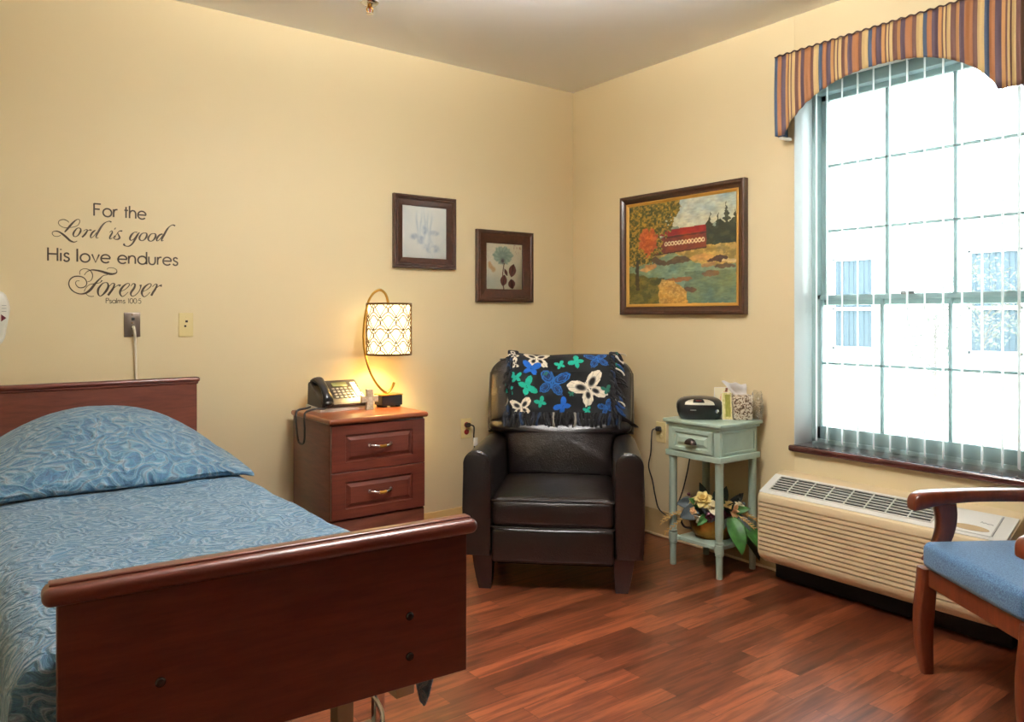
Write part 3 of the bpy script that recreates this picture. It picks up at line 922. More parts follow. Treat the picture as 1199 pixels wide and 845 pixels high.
t = thing('wall_device', 'white plastic wall unit with a dark red arrow at the far left edge', 'wall device', (-3.166, 0, 1.155))
prof = [(0.0, 0.0), (0.018, 0.0), (0.034, 0.028), (0.040, 0.065), (0.048, 0.115), (0.052, 0.145), (0.048, 0.175), (0.036, 0.205), (0.018, 0.219), (0.0, 0.222)]
poly = prof + [(-x, z) for x, z in reversed(prof[1:-1])]
poly = spline(poly + [poly[0]], 3)[:-1]
m = MB()
cz = 0.115
sc = lambda k, y: [(x * k, y, cz + (z - cz) * (1 - (1 - k) * 0.5)) for x, z in poly]
m.loft([sc(1, 0), sc(1, -0.030), sc(0.94, -0.042), sc(0.80, -0.048)])
m.obj('housing', M['white_pl'], t)
m = MB()
for k in range(3):
    m.rbox((0.030, -0.0488, 0.160 - 0.012 * k), (0.016, 0.0012, 0.002), 0.0004, 1)
m.obj('vent_slots', M['grey_pl'], t)
m = MB()
m.prism([(0.020, 0.094), (0.020, 0.124), (0.038, 0.109)], -0.0484, -0.0496, 'y')
m.obj('arrow_mark', plain('dark_red_print', C(110, 22, 40), 0.5), t)

t = thing('fire_sprinkler', 'small chrome sprinkler head hanging from the ceiling', 'sprinkler', (-1.735, -0.525, H))
MB().lathe([(0.0, 0), (0.040, 0), (0.042, -0.003), (0.034, -0.010), (0.016, -0.013), (0, -0.013)], 28).obj('escutcheon', M['chrome'], t)
m = MB()
m.lathe([(0.011, -0.012), (0.011, -0.024), (0.008, -0.027)], 14)
for s in (1, -1):
    m.tube(spline([(0.010 * s, 0, -0.024), (0.016 * s, 0, -0.036), (0.010 * s, 0, -0.048), (0, 0, -0.053)], 5), 0.003, 8)
m.obj('frame', M['brass'], t)
m = MB()
m.lathe([(0.0, -0.052), (0.017, -0.053), (0.017, -0.055), (0.0, -0.056)], 20)
m.obj('deflector', M['chrome'], t)
MB().tube([(0, 0, -0.026), (0, 0, -0.050)], 0.0025, 8).obj('bulb', M['red'], t)

# ------------------------------------------------------------------ framed pictures
def rect_frame(w, h, prof, mat, name, parent):
    """prof: (inset, out) pairs; mitred frame in the local XZ plane, out towards -Y; z from 0"""
    rings = []
    for cx, cz in ((-1, 0), (1, 0), (1, 1), (-1, 1), (-1, 0)):
        ring = []
        for i, o in prof:
            ring.append((cx * (w / 2 - i), -o, i if cz == 0 else h - i))
        rings.append(ring)
    m = MB()
    m.loft(rings, True, False)
    return m.obj(name, mat, parent, smooth=25)
PROF = [(0, 0.002), (0, 0.022), (0.004, 0.026), (0.012, 0.026), (0.016, 0.022), (0.019, 0.027), (0.024, 0.027), (0.028, 0.020), (0.055, 0.012), (0.060, 0.010), (0.060, 0.002)]
M['art'] = attr_mat('printed_paper', 0.6)
M['oil'] = attr_mat('oil_paint', 0.5, 0.25, 260)
M['picglass'] = glass_mat('picture_glass', (0.99, 0.99, 0.99, 1), 1.0)

def canvas(w, h, nu, nv, fn, mat, name, parent, zoff, y):
    m = MB()
    m.grid(lambda u, v: ((u - 0.5) * w, y, zoff + v * h), nu, nv)
    b = len(m.v)
    m.rbox((0, y + 0.0035, zoff + h / 2), (w, 0.006, h), 0.0005, 1)
    o = m.obj(name, mat, parent, smooth=0, fix=False)
    u, v = np.meshgrid(np.linspace(0, 1, nu + 1), np.linspace(0, 1, nv + 1))
    rgb = fn(u, v).reshape(-1, 3)
    full = np.full((len(m.v), 3), 190.0)
    full[:b] = rgb
    colour_attr(o, full)
    return o

def lay(img, mask, c, a=1.0):
    mk = (np.asarray(mask, float) * a)[..., None]
    return img * (1 - mk) + np.asarray(c, float) * mk

def print_stems(u, v):
    img = np.zeros(u.shape + (3,)) + np.array([236, 236, 228.0])
    g = fbm(u * 5, v * 5, 3)
    img = lay(img, np.clip((g - .45) * 3, 0, 1), (222, 226, 222), .5)
    stem = np.zeros(u.shape)
    for x in (.34, .42, .5, .58, .64):
        stem = np.maximum(stem, np.exp(-((u - x - .02 * np.sin(v * 9 + x * 30)) / .022) ** 2) * np.clip((v - .2) * 3, 0, 1) * np.clip((.95 - v) * 4, 0, 1))
    img = lay(img, stem * (0.4 + .6 * fbm(u * 9, v * 4, 5)), (176, 190, 198), .7)
    fl = np.zeros(u.shape)
    for x, y, r, q in ((.28, .42, .12, .07), (.42, .36, .1, .08), (.66, .2, .17, .09), (.72, .5, .11, .05), (.5, .55, .07, .1), (.6, .26, .1, .1)):
        fl = np.maximum(fl, np.exp(-(((u - x) / r) ** 2 + ((v - y) / q) ** 2) ** 2))
    img = lay(img, fl * np.clip(fbm(u * 16, v * 12, 8) * 1.6 - .35, 0, 1), (150, 166, 184), .85)
    return img

def print_flower(u, v):
    img = np.zeros(u.shape + (3,)) + np.array([226, 216, 186.0])
    n = fbm(u * 4, v * 4, 11)
    img = lay(img, np.clip((n - .4) * 3, 0, 1), (210, 204, 176), .5)
    img = lay(img, np.exp(-(((u - .2) / .3) ** 2 + ((v - .15) / .14) ** 2)), (186, 196, 178), .5)
    ang = np.arctan2(v - .72, u - .46)
    rad = np.hypot((u - .46) / .27, (v - .74) / .2)
    edge = 1 + .05 * np.sin(ang * 6 + 1) + .05 * np.sin(ang * 11) + .04 * np.sin(ang * 19)
    f = np.clip((edge - rad) * 9, 0, 1)
    img = lay(img, f, (150, 170, 150))
    img = lay(img, f * (np.sin(ang * 12 + rad * 6) > .2), (176, 190, 168), .6)
    img = lay(img, f * np.exp(-((rad - .3) / .25) ** 2), (112, 136, 122), .5)
    img = lay(img, np.exp(-(((u - .45) / .05) ** 2 + ((v - .62) / .05) ** 2)), (70, 50, 60), .8)
    st = (np.abs(u - (.48 + .07 * (v - .3) ** 2 - .03 * np.sin(v * 6))) < .013) & (v < .58)
    img = lay(img, st, (96, 54, 44))
    for x, y, a, rx, ry in ((.72, .42, .25, .1, .15), (.48, .2, .2, .09, .13), (.70, .13, -.2, .1, .11), (.54, .38, -.5, .04, .09)):
        du, dv = u - x, v - y
        p, q = du * math.cos(a) - dv * math.sin(a), du * math.sin(a) + dv * math.cos(a)
        mk = (np.abs(p) / rx < 1 - (np.abs(q) / ry) ** 2)
        img = lay(img, mk, (112, 62, 52))
        img = lay(img, mk & (np.abs(p) < .01), (70, 36, 34))
    for x, y, r in ((.12, .5, .06), (.2, .43, .06), (.1, .56, .04), (.16, .47, .04)):
        img = lay(img, np.exp(-(((u - x) / r) ** 2 + ((v - y) / r) ** 2) ** 2), (206, 158, 100), .85)
    img = lay(img, (fbm(u * 30, v * 30, 21) > .66) & (u > .72) & (v > .78), (170, 110, 92), .6)
    return img

t = thing('picture_frame', 'dark wood frame holding a pale grey print, the higher one above the lamp', 'picture', (-1.1325, 0, 1.541), 0, 'framed prints on the back wall')
rect_frame(0.409, 0.412, PROF, M['darkframe'], 'frame', t)
canvas(0.296, 0.298, 90, 90, print_stems, M['art'], 'print', t, 0.057, -0.006)
MB().rbox((0, -0.0085, 0.206), (0.296, 0.001, 0.298), 0.0003, 1).obj('glass', M['picglass'], t)
PROF2 = [(0, 0.002), (0, 0.024), (0.005, 0.028), (0.018, 0.028), (0.024, 0.023), (0.03, 0.022), (0.072, 0.012), (0.078, 0.010), (0.078, 0.002)]
t = thing('picture_frame', 'dark wood frame holding a grey green flower print, the lower one beside the corner', 'picture', (-0.567, 0, 1.358), 0, 'framed prints on the back wall')
rect_frame(0.429, 0.434, PROF2, M['darkframe'], 'frame', t)
canvas(0.280, 0.284, 110, 110, print_flower, M['art'], 'print', t, 0.075, -0.006)
MB().rbox((0, -0.0085, 0.217), (0.28, 0.001, 0.284), 0.0003, 1).obj('glass', M['picglass'], t)

def bridge_scene(u, v):
    u0, v0 = u, v
    u = u + 0.030 * (fbm(u * 11, v * 11, 51) - .5) + 0.016 * (vnoise(u * 45, v * 45, 52) - .5)
    v = v + 0.030 * (fbm(u0 * 11, v * 11, 53) - .5) + 0.016 * (vnoise(u0 * 45, v0 * 45, 54) - .5)
    n1, n2, n3 = fbm(u * 6, v * 6, 31), fbm(u0 * 24, v0 * 24, 37), fbm(u0 * 56, v0 * 56, 41)
    sky = np.zeros(u.shape + (3,))
    tt = np.clip((v - .62) / .38, 0, 1)[..., None]
    sky = (1 - tt) * np.array([214, 206, 172.0]) + tt * np.array([160, 178, 172.0])
    img = lay(sky, np.clip((n1 - .45) * 3, 0, 1), (218, 212, 186), .6)
    hill = v < .70 + .05 * np.sin(u * 17) + .06 * (n2 - .5)
    img = lay(img, hill, (134, 148, 130))
    # far bank and meadow
    img = lay(img, v < .56 + .02 * np.sin(u * 9), (150, 128, 66))
    img = lay(img, (v < .56) & (n2 > .52), (188, 152, 84), .8)
    # water
    water = inpoly(u, v, [(0, .38), (.16, .40), (.28, .44), (.42, .50), (.52, .46), (.62, .40), (.78, .34), (1, .36), (1, 0), (0, 0)])
    img = lay(img, water, (112, 134, 106))
    img = lay(img, water & (fbm(u * 4, v * 22, 45) > .5), (134, 154, 124), .55)
    img = lay(img, water & (u > .55) & (v < .3), (92, 104, 74), .6)
    img = lay(img, inpoly(u, v, [(.3, .52), (.36, .49), (.42, .52), (.5, .50), (.56, .53), (.5, .545), (.3, .545)]), (116, 140, 118))
    dark = inpoly(u, v, [(.2, .44), (.28, .47), (.38, .41), (.48, .46), (.56, .45), (.62, .41), (.5, .385), (.34, .37), (.25, .40)])
    img = lay(img, dark, (88, 66, 44), .9)
    for x, y, rx, ry, c in ((.84, .405, .09, .028, (72, 52, 42)), (.76, .36, .06, .022, (150, 116, 74)), (.90, .335, .1, .02, (92, 74, 54)), (.78, .27, .07, .03, (116, 86, 56)), (.95, .38, .07, .016, (206, 178, 124)),
                            (.22, .37, .06, .03, (178, 128, 76)), (.17, .345, .05, .02, (196, 150, 96)), (.5, .235, .13, .02, (146, 96, 54)), (.6, .135, .06, .025, (92, 66, 46)), (.70, .43, .1, .03, (192, 146, 86))):
        img = lay(img, ((u - x) / rx) ** 2 + ((v - y) / ry) ** 2 < 1 + .5 * (n2 - .5), c)
    # near bank: dark grass, ochre path
    img = lay(img, inpoly(u, v, [(0, 0), (0, .33), (.1, .30), (.2, .265), (.36, .25), (.4, 0)]), (92, 88, 40))
    img = lay(img, (u < .38) & (v < .26) & (n2 > .5), (118, 104, 48), .7)
    img = lay(img, inpoly(u, v, [(.31, 0), (.3, .18), (.34, .24), (.46, .215), (.56, .14), (.585, 0)]), (180, 136, 66))
    img = lay(img, (u > .31) & (u < .58) & (v < .22) & (n3 > .55) & ~water, (208, 172, 98), .8)
    img = lay(img, inpoly(u, v, [(.31, 0), (.3, .18), (.34, .24), (.46, .215), (.56, .14), (.585, 0)]) & (n3 > .52), (206, 166, 92), .8)
    # pines
    pine = (u > .735) & (v > .545) & (v < .74 + .03 * np.sin(u * 60))
    for x, top, w in ((.775, .84, .055), (.845, .84, .05), (.92, .93, .07), (.985, .85, .06)):
        f = np.clip((top - v) / (top - .58), 0, 1)
        pine |= (np.abs(u - x) < w * f * (.72 + .35 * np.sin(v * 130 + x * 50))) & (v > .545) & (v < top)
    img = lay(img, pine, (38, 44, 32))
    img = lay(img, pine & (n2 > .56), (56, 62, 42), .7)
    # red covered bridge
    uw, vw = u, v
    u, v = u0 + .15 * (uw - u0), v0 + .15 * (vw - v0)
    img = lay(img, inpoly(u, v, [(.22, .485), (.22, .60), (.37, .665), (.745, .675), (.745, .525)]), (112, 50, 38))
    img = lay(img, inpoly(u, v, [(.30, .675), (.34, .722), (.74, .735), (.745, .675), (.37, .660)]), (140, 34, 34))
    img = lay(img, inpoly(u, v, [(.36, .655), (.745, .668), (.745, .655), (.36, .64)]), (74, 30, 26))
    for k in range(12):
        x = .375 + k * .031
        y = .585 + .012 * k / 12
        rr = ((u - x) / .016) ** 2 + ((v - y) / .022) ** 2
        img = lay(img, (rr < 1) & (rr > .25), (214, 196, 160))
    img = lay(img, inpoly(u, v, [(.22, .475), (.22, .487), (.745, .527), (.745, .515)]), (66, 34, 26))
    u, v = uw, vw
    # autumn tree
    crown = (((u - .14) / .34) ** 2 + ((v - .86) / .26) ** 2 < .8 + 1.2 * (n2 - .5)) | (((u - .13) / .22) ** 2 + ((v - .62) / .26) ** 2 < .8 + 1.4 * (n2 - .5))
    crown |= (((u - .40) / .12) ** 2 + ((v - .93) / .1) ** 2 < .9 + 1.2 * (n2 - .5))
    img = lay(img, crown, (88, 80, 30))
    img = lay(img, crown & (n3 > .48), (124, 106, 42), .9)
    img = lay(img, crown & (n3 > .6), (170, 132, 50), .9)
    img = lay(img, crown & (n3 < .4), (60, 66, 30), .8)
    red = ((u - .2) / .1) ** 2 + ((v - .63) / .15) ** 2 < .8 + 1.6 * (n2 - .5)
    img = lay(img, red, (160, 74, 40))
    img = lay(img, red & (n3 > .54), (186, 98, 52), .8)
    img = lay(img, (np.abs(u - .085 - .02 * (v - .2)) < .017 + .012 * np.clip(.3 - v, 0, 1)) & (v > .14) & (v < .45), (58, 48, 34))
    br = vnoise(u0 * 34, v0 * 90, 71) - .5
    hue = fbm(u0 * 9, v0 * 9, 73) - .5
    img = img * (1 + .16 * br[..., None] + .3 * (n2 - .5)[..., None])
    img = img + hue[..., None] * np.array([50, 24, -22.0])
    return img

t = thing('painting', 'large framed landscape painting of a red covered bridge on the window wall', 'painting', (0, -0.912, 1.281), -90)
PP = [(0, 0.002), (0, 0.034), (0.006, 0.038), (0.018, 0.036), (0.026, 0.028), (0.040, 0.022), (0.046, 0.020), (0.046, 0.004)]
rect_frame(0.898, 0.706, PP, M['darkframe'], 'frame', t)
LP = [(0.045, 0.006), (0.045, 0.022), (0.048, 0.024), (0.060, 0.018), (0.062, 0.016), (0.062, 0.006)]
rect_frame(0.898, 0.706, LP, plain('gilt_liner', C(206, 158, 74), 0.4, 0.25), 'liner', t)
canvas(0.776, 0.584, 240, 190, bridge_scene, M['oil'], 'canvas', t, 0.061, -0.014)

# ------------------------------------------------------------------ bed
M['bedsteel'] = plain('beige_bed_steel', C(176, 160, 132), 0.4)
M['boltcap'] = plain('brown_bolt_cap', C(34, 24, 22), 0.22)
bed = thing('bed', 'care bed with cherry wood headboard and footboard on a raised steel frame', 'bed', (-2.8, -1.2, 0))
BX, BY = 2.8, 1.2
def wl(x, y, z):
    return (x + BX, y + BY, z)
hb = MB()
hb.rbox(wl(-2.828, -0.1, 0.66), (0.856, 0.028, 0.62), 0.004, 2)
hbo = hb.obj('headboard', M['cherry'], bed)
m = MB()
m.rbox(wl(-2.828, -0.1, 0.982), (0.880, 0.050, 0.022), 0.010, 4)
m.rbox(wl(-2.828, -0.1, 0.968), (0.866, 0.038, 0.012), 0.004, 2)
m.obj('top_rail', M['cherry_h'], hbo)
FM = Matrix.Translation(wl(-2.785, -2.27, 0)) @ Matrix.Rotation(math.atan2(-0.06, 0.87), 4, 'Z')
fb = MB()
fb.rbox((0, 0.014, 0.607), (0.826, 0.028, 0.324), 0.003, 2, M=FM)
fbo = fb.obj('footboard', M['cherry_h'], bed)
m = MB()
m.rbox((0, 0.010, 0.782), (0.872, 0.062, 0.034), 0.0165, 6, M=FM)
m.rbox((0.0, 0.016, 0.7985), (0.850, 0.030, 0.010), 0.004, 2, M=FM)
m.obj('top_rail', M['cherry_h'], fbo)
for x, z in ((0.266, 0.602), (0.266, 0.512), (-0.246, 0.588)):
    m = MB()
    m.lathe([(0.0095, -0.002), (0.0095, 0.003), (0.007, 0.0055), (0.0, 0.006)], 18, FM @ Matrix.Translation((x, 0, z)) @ RX)
    o = m.obj('bolt_cap', M['boltcap'], fbo)
MB().rbox(wl(-2.80, -1.17, 0.53), (0.76, 2.02, 0.19), 0.05, 4, 2).obj('mattress', M['mattress'], bed)
m = MB()
for x in (-3.12, -2.48):
    m.rbox(wl(x, -1.17, 0.40), (0.05, 2.06, 0.05), 0.004, 1)
for y in (-2.1, -1.65, -1.17, -0.7, -0.2):
    m.rbox(wl(-2.8, y, 0.40), (0.62, 0.04, 0.04), 0.004, 1)
m.rbox(wl(-2.80, -1.17, 0.428), (0.70, 2.0, 0.008), 0.002, 1)
for y in (-2.0, -0.32):
    m.rbox(wl(-2.8, y, 0.20), (0.68, 0.05, 0.05), 0.004, 1)
    for x in (-3.05, -2.55):
        m.rbox(wl(x, y, 0.30), (0.045, 0.045, 0.19), 0.004, 1)
m.rbox(wl(-2.8, -1.17, 0.22), (0.06, 1.7, 0.05), 0.004, 1)
m.obj('bed_frame', M['bedsteel'], bed)
for x in (-3.11, -2.50):
    for y in (-2.0, -0.32):
        m = MB()
        m.lathe([(0.012, 0.10), (0.012, 0.18), (0.02, 0.185)], 14, Matrix.Translation(wl(x, y, 0)))
        for s in (-1, 1):
            m.prism([(-0.018, 0.125), (0.018, 0.125), (0.012, 0.045), (-0.008, 0.045)], s * 0.018 - 0.002, s * 0.018 + 0.002, 'x', Matrix.Translation(wl(x, y, 0)))
        m.rbox(wl(x, y, 0.125), (0.042, 0.042, 0.008), 0.003, 1)
        co = m.obj('caster', M['chrome'], bed)
        MB().lathe([(0.0, -0.014), (0.046, -0.014), (0.05, -0.010), (0.05, 0.010), (0.046, 0.014), (0.0, 0.014)], 24,
                   Matrix.Translation(wl(x, y, 0.0505)) @ Matrix.Rotation(R(90), 4, 'Y')).obj('wheel', M['grey_pl'], co)
m = MB()
m.tube(spline([wl(-2.52, -2.06, 0.37), wl(-2.49, -2.10, 0.30), wl(-2.52, -2.12, 0.25), wl(-2.60, -2.12, 0.25), wl(-2.66, -2.1, 0.29)], 6), 0.006, 8)
m.rbox(wl(-2.47, -2.04, 0.31), (0.028, 0.028, 0.14), 0.006, 2)
m.obj('crank', M['chrome'], bed)

spread = thing('bedspread', 'blue grey paisley quilted bedspread covering the bed and its pillow', 'bedspread', (-2.8, -1.2, 0.44))
def sl(x, y, z):
    return (x + BX, y + BY, z - 0.44)
cs = []
for i in range(13):
    f = i / 12
    cs.append((-3.292 + 0.030 * f, 0.20 + 0.385 * f))
for i in range(1, 9):
    a = PI - PI / 2 * i / 8
    cs.append((-3.175 + 0.087 * math.cos(a), 0.585 + 0.083 * math.sin(a)))
for i in range(1, 45):
    cs.append((-3.175 + 0.70 * i / 44, 0.668))
for i in range(1, 9):
    a = PI / 2 - PI / 2 * i / 8
    cs.append((-2.475 + 0.082 * math.cos(a), 0.585 + 0.083 * math.sin(a)))
for i in range(1, 11):
    f = i / 10
    cs.append((-2.393 + 0.012 * f, 0.585 - 0.16 * f))
ys = [-0.135 - 2.055 * j / 110 for j in range(111)]
vs, nc = [], len(cs)
rows = [(y, 0.0) for y in ys] + [(-2.203, 0.006), (-2.212, 0.022), (-2.216, 0.05), (-2.217, 0.12), (-2.217, 0.20)]
for y, dz in rows:
    for i, (x, z) in enumerate(cs):
        px, pz, py = x, z, y
        nz = float(fbm(np.array([x * 6.0 + 40]), np.array([y * 6.0 + 40]), 61)[0]) - 0.5
        fine = float(vnoise(np.array([x * 24 + 90.0]), np.array([y * 24 + 90.0]), 77)[0]) - 0.5
        if i < 13:                       # left drop: soft folds and the pleat near the foot
            down = (0.585 - z) / 0.385
            px += -0.016 * down * math.sin(y * 9.0) - 0.010 * down
            px += 0.045 * down ** 0.8 * math.exp(-((y + 2.085 - 0.03 * down) / 0.022) ** 2)
            px += -0.02 * down * math.exp(-((y + 2.02) / 0.05) ** 2)
        elif i >= nc - 10:
            down = (0.585 - z) / 0.16
            pz -= 0.15 * down * math.exp(-((y + 2.09) / 0.05) ** 2)
            px += 0.012 * down * math.sin(y * 8.0)
        else:
            pz += 0.016 * nz + 0.0045 * fine
        if dz:
            lim = 0.668 - dz
            pz = min(pz, lim)
        vs.append(sl(px, py, pz))
fs = [(j * nc + i, j * nc + i + 1, (j + 1) * nc + i + 1, (j + 1) * nc + i) for j in range(len(rows) - 1) for i in range(nc - 1)]
m = MB()
m.add(vs, fs)
o = m.obj('coverlet', M['quilt'], spread, smooth=60)
sd = o.modifiers.new('thickness', 'SOLIDIFY')
sd.thickness = 0.006
sd.offset = 1
prof = spline([(-0.150, 0.20), (-0.185, 0.66), (-0.255, 0.93), (-0.37, 1.0), (-0.50, 0.93), (-0.64, 0.72), (-0.77, 0.45), (-0.855, 0.20), (-0.885, 0.055), (-0.880, -0.02), (-0.845, -0.06), (-0.74, -0.07)], 5)
def cover(u, v):
    a = u * 2 - 1
    k = v * (len(prof) - 1)
    i = min(int(k), len(prof) - 2)
    f = k - i
    y = prof[i][0] * (1 - f) + prof[i + 1][0] * f
    q = prof[i][1] * (1 - f) + prof[i + 1][1] * f
    a2 = abs(a + 0.03)
    h = 0.205 * max(0.0, 1 - min(1, a2) ** 2.15) + 0.014
    x = -2.84 + 0.448 * a + 0.012 * math.sin(v * 7)
    z = 0.690 + (q * h if q > 0 else q * 0.2)
    y -= 0.012 * math.sin(a * 5 + 1) * v
    y -= 0.035 * max(0.0, a - 0.55) * v
    fold = max(0.0, v - 0.35) * (1 - a * a)
    dd = a * 9 - v * 10
    z += 0.019 * fold * math.sin(dd) * (1 if q > 0.02 else 0) + 0.006 * fold * math.sin(a * 23 - v * 17 + 2 * math.sin(a * 6)) * (1 if q > 0.02 else 0)
    z += 0.010 * (float(fbm(np.array([a * 3.0 + 9]), np.array([v * 3.0 + 5]), 83)[0]) - 0.5) * (1 if q > 0 else 0)
    if a > 0.72:
        z -= 0.05 * ((a - 0.72) / 0.28) ** 2 * max(0.0, v - 0.4)
        z = max(z, 0.682 - max(0.0, (x + 2.44)) * 0.25)
    return sl(x, y, z)
m = MB()
m.grid(cover, 96, 64)
o = m.obj('pillow_cover', M['quilt_big'], spread, smooth=80)
sd = o.modifiers.new('thickness', 'SOLIDIFY')
sd.thickness = 0.005
sd.offset = 1

# ------------------------------------------------------------------ nightstand
ns = thing('nightstand', 'cherry wood nightstand with two drawers between the bed and the recliner', 'nightstand', (-1.674, -0.285, 0))
m = MB()
m.rbox((0, 0.012, 0.3875), (0.496, 0.44, 0.775), 0.003, 1)
m.rbox((0, -0.005, 0.165), (0.496, 0.42, 0.325), 0.003, 1)
m.obj('body', M['cherry'], ns)
MB().rbox((0, -0.002, 0.788), (0.522, 0.476, 0.026), 0.012, 4).obj('top', M['cherry_top'], ns)
def raised_front(w, h, mat, name, parent, y, z0, mx=0.068, mz=0.044):
    m = MB()
    lv = [(0, 0, 0), (0, 0, 0.016), (0.003, 0.003, 0.019), (mx, mz, 0.019), (mx + 0.004, mz + 0.004, 0.011), (mx + 0.010, mz + 0.010, 0.011), (mx + 0.026, mz + 0.026, 0.019)]
    rings = [[(sx * (w / 2 - a), y - o, z0 + h / 2 + sz * (h / 2 - b)) for sx, sz in ((-1, -1), (1, -1), (1, 1), (-1, 1))] for a, b, o in lv]
    m.loft(rings, True, True)
    return m.obj(name, mat, parent, smooth=15)
for z0 in (0.553, 0.336):
    d = raised_front(0.490, 0.214, M['cherry_h'], 'drawer', ns, -0.208, z0)
    m = MB()
    m.cur = 0
    pts = spline([(-0.056, -0.229, z0 + 0.112), (-0.05, -0.242, z0 + 0.113), (-0.03, -0.252, z0 + 0.110), (0, -0.256, z0 + 0.106), (0.03, -0.252, z0 + 0.110), (0.05, -0.242, z0 + 0.113), (0.056, -0.229, z0 + 0.112)], 5)
    m.tube(pts, [0.0045 + 0.002 * math.sin(PI * i / (len(pts) - 1)) for i in range(len(pts))], 10)
    for s in (-1, 1):
        m.lathe([(0.010, 0), (0.010, 0.003), (0.006, 0.008)], 14, Matrix.Translation((s * 0.056, -0.227, z0 + 0.112)) @ RX)
    h = m.obj('handle', M['chrome'], d)
    MB().tube([(-0.018, -0.2535, z0 + 0.108), (0, -0.256, z0 + 0.106), (0.018, -0.2535, z0 + 0.108)], [0.0074, 0.0078, 0.0074], 12).obj('handle_grip', M['gold'], d)

# ------------------------------------------------------------------ table lamp
lamp = thing('table_lamp', 'lit table lamp with a gold hooked stem and a lattice drum shade on the nightstand', 'lamp', (-1.462, -0.20, 0.801))
m = MB()
m.rbox((-0.003, 0, 0.034), (0.118, 0.088, 0.052), 0.003, 2)
bo = m.obj('base', M['black_sat'], lamp)
m = MB()
m.rbox((-0.003, 0, 0.0625), (0.122, 0.092, 0.006), 0.002, 2)
m.obj('base_plate', M['gold'], lamp)
for sx in (-0.042, 0.036):
    for sy in (-0.028, 0.028):
        MB().rbox((sx, sy, 0.004), (0.022, 0.022, 0.008), 0.002, 1).obj('foot', M['black_sat'], lamp)
pts = spline([(0.030, 0.0, 0.122, 0.0075), (0.020, 0.0, 0.100, 0.0070), (0.000, 0.0, 0.076, 0.0066), (-0.018, 0.0, 0.072, 0.0064), (-0.050, 0.01, 0.100, 0.0062), (-0.088, 0.02, 0.160, 0.006), (-0.116, 0.03, 0.250, 0.006), (-0.128, 0.035, 0.340, 0.006), (-0.126, 0.03, 0.440, 0.006),
              (-0.112, 0.02, 0.535, 0.006), (-0.088, 0.01, 0.585, 0.0062), (-0.055, 0.0, 0.606, 0.0066), (-0.024, 0.0, 0.590, 0.0066), (-0.008, 0.0, 0.555, 0.0066), (0, 0, 0.510, 0.0066)], 7)
m = MB()
m.tube([p[:3] for p in pts], [p[3] for p in pts], 10)
m.obj('stem', M['gold'], lamp)
SR, S0, S1 = 0.117, 0.272, 0.534
shade_m, nt, bs, out = new_mat('lit_shade_fabric')
bs.inputs['Base Color'].default_value = C(245, 232, 200)
bs.inputs['Roughness'].default_value = 0.9
bs.inputs['Emission Color'].default_value = (1.0, 0.80, 0.42, 1)
bs.inputs['Emission Strength'].default_value = 1.0
M['shade'] = shade_m
m = MB()
prof = [(SR - 0.006, S0 + 0.002), (SR - 0.006, S1 - 0.002), (SR - 0.008, S1 - 0.002), (SR - 0.008, S0 + 0.002)]
rings = [[(r * math.cos(2 * PI * j / 40), r * math.sin(2 * PI * j / 40), z) for j in range(40)] for r, z in prof + prof[:1]]
m.loft(rings, True, False)
m.obj('shade_liner', M['shade'], lamp)
MB().lathe([(0.0, S1 - 0.008), (SR - 0.009, S1 - 0.008), (SR - 0.009, S1 - 0.005), (0.0, S1 - 0.005)], 40).obj('shade_cap', plain('shade_cap_fabric', C(225, 205, 160), 0.9), lamp)
m = MB()
def ring_tube(z, r, rad):
    m.tube([(r * math.cos(2 * PI * j / 40), r * math.sin(2 * PI * j / 40), z) for j in range(41)], rad, 6, False)
for z in (S0, S1):
    m.loft([[((SR + q) * math.cos(2 * PI * j / 40), (SR + q) * math.sin(2 * PI * j / 40), z + h) for j in range(40)] for q, h in ((-0.004, -0.005), (0.002, -0.005), (0.002, 0.005), (-0.004, 0.005), (-0.004, -0.005))], True, False)
ring_tube((S0 + S1) / 2, SR - 0.001, 0.0016)
n, rowz = 9, 4
dz = (S1 - S0) / rowz
rc = 0.036
for row in range(rowz):
    for k in range(n * 2):
        if (row + k) % 2:
            continue
        a0 = PI * k / n
        zc = S0 + dz * (row + 0.5)
        pp = []
        for j in range(25):
            q = 2 * PI * j / 24
            kk = 1 + 0.16 * math.cos(4 * q)
            a = a0 + rc * kk * 1.05 * math.cos(q) / SR
            z = zc + rc * kk * 0.92 * math.sin(q)
            z = min(S1, max(S0, z))
            pp.append((SR * math.cos(a), SR * math.sin(a), z))
        m.tube(pp, 0.0026, 5, False)
for k in range(n * 2):
    a0 = PI * k / n
    for s in (-1, 1):
        pp = [(SR * math.cos(a0 + s * PI / n * 4 * j / 16), SR * math.sin(a0 + s * PI / n * 4 * j / 16), S0 + (S1 - S0) * j / 16) for j in range(17)]
        if k % 2 == 0:
            m.tube(pp, 0.0021, 5, False)
m.obj('shade_lattice', plain('antique_gold', C(120, 86, 44), 0.4, 0.8), lamp)
m = MB()
for k in range(3):
    a = 2 * PI * k / 3
    m.tube([(0, 0, S1 - 0.012), (SR * 0.95 * math.cos(a), SR * 0.95 * math.sin(a), S1 - 0.004)], 0.002, 6)
m.lathe([(0.016, 0.44), (0.016, 0.512)], 14)
m.obj('bulb_holder', M['gold'], lamp)
M['bulb'] = emit('warm_bulb', (1.0, 0.74, 0.32, 1), 320.0)
MB().ball((0, 0, 0.405), 0.028, 16, 10, sc=(1, 1, 1.15)).obj('bulb', M['bulb'], lamp)

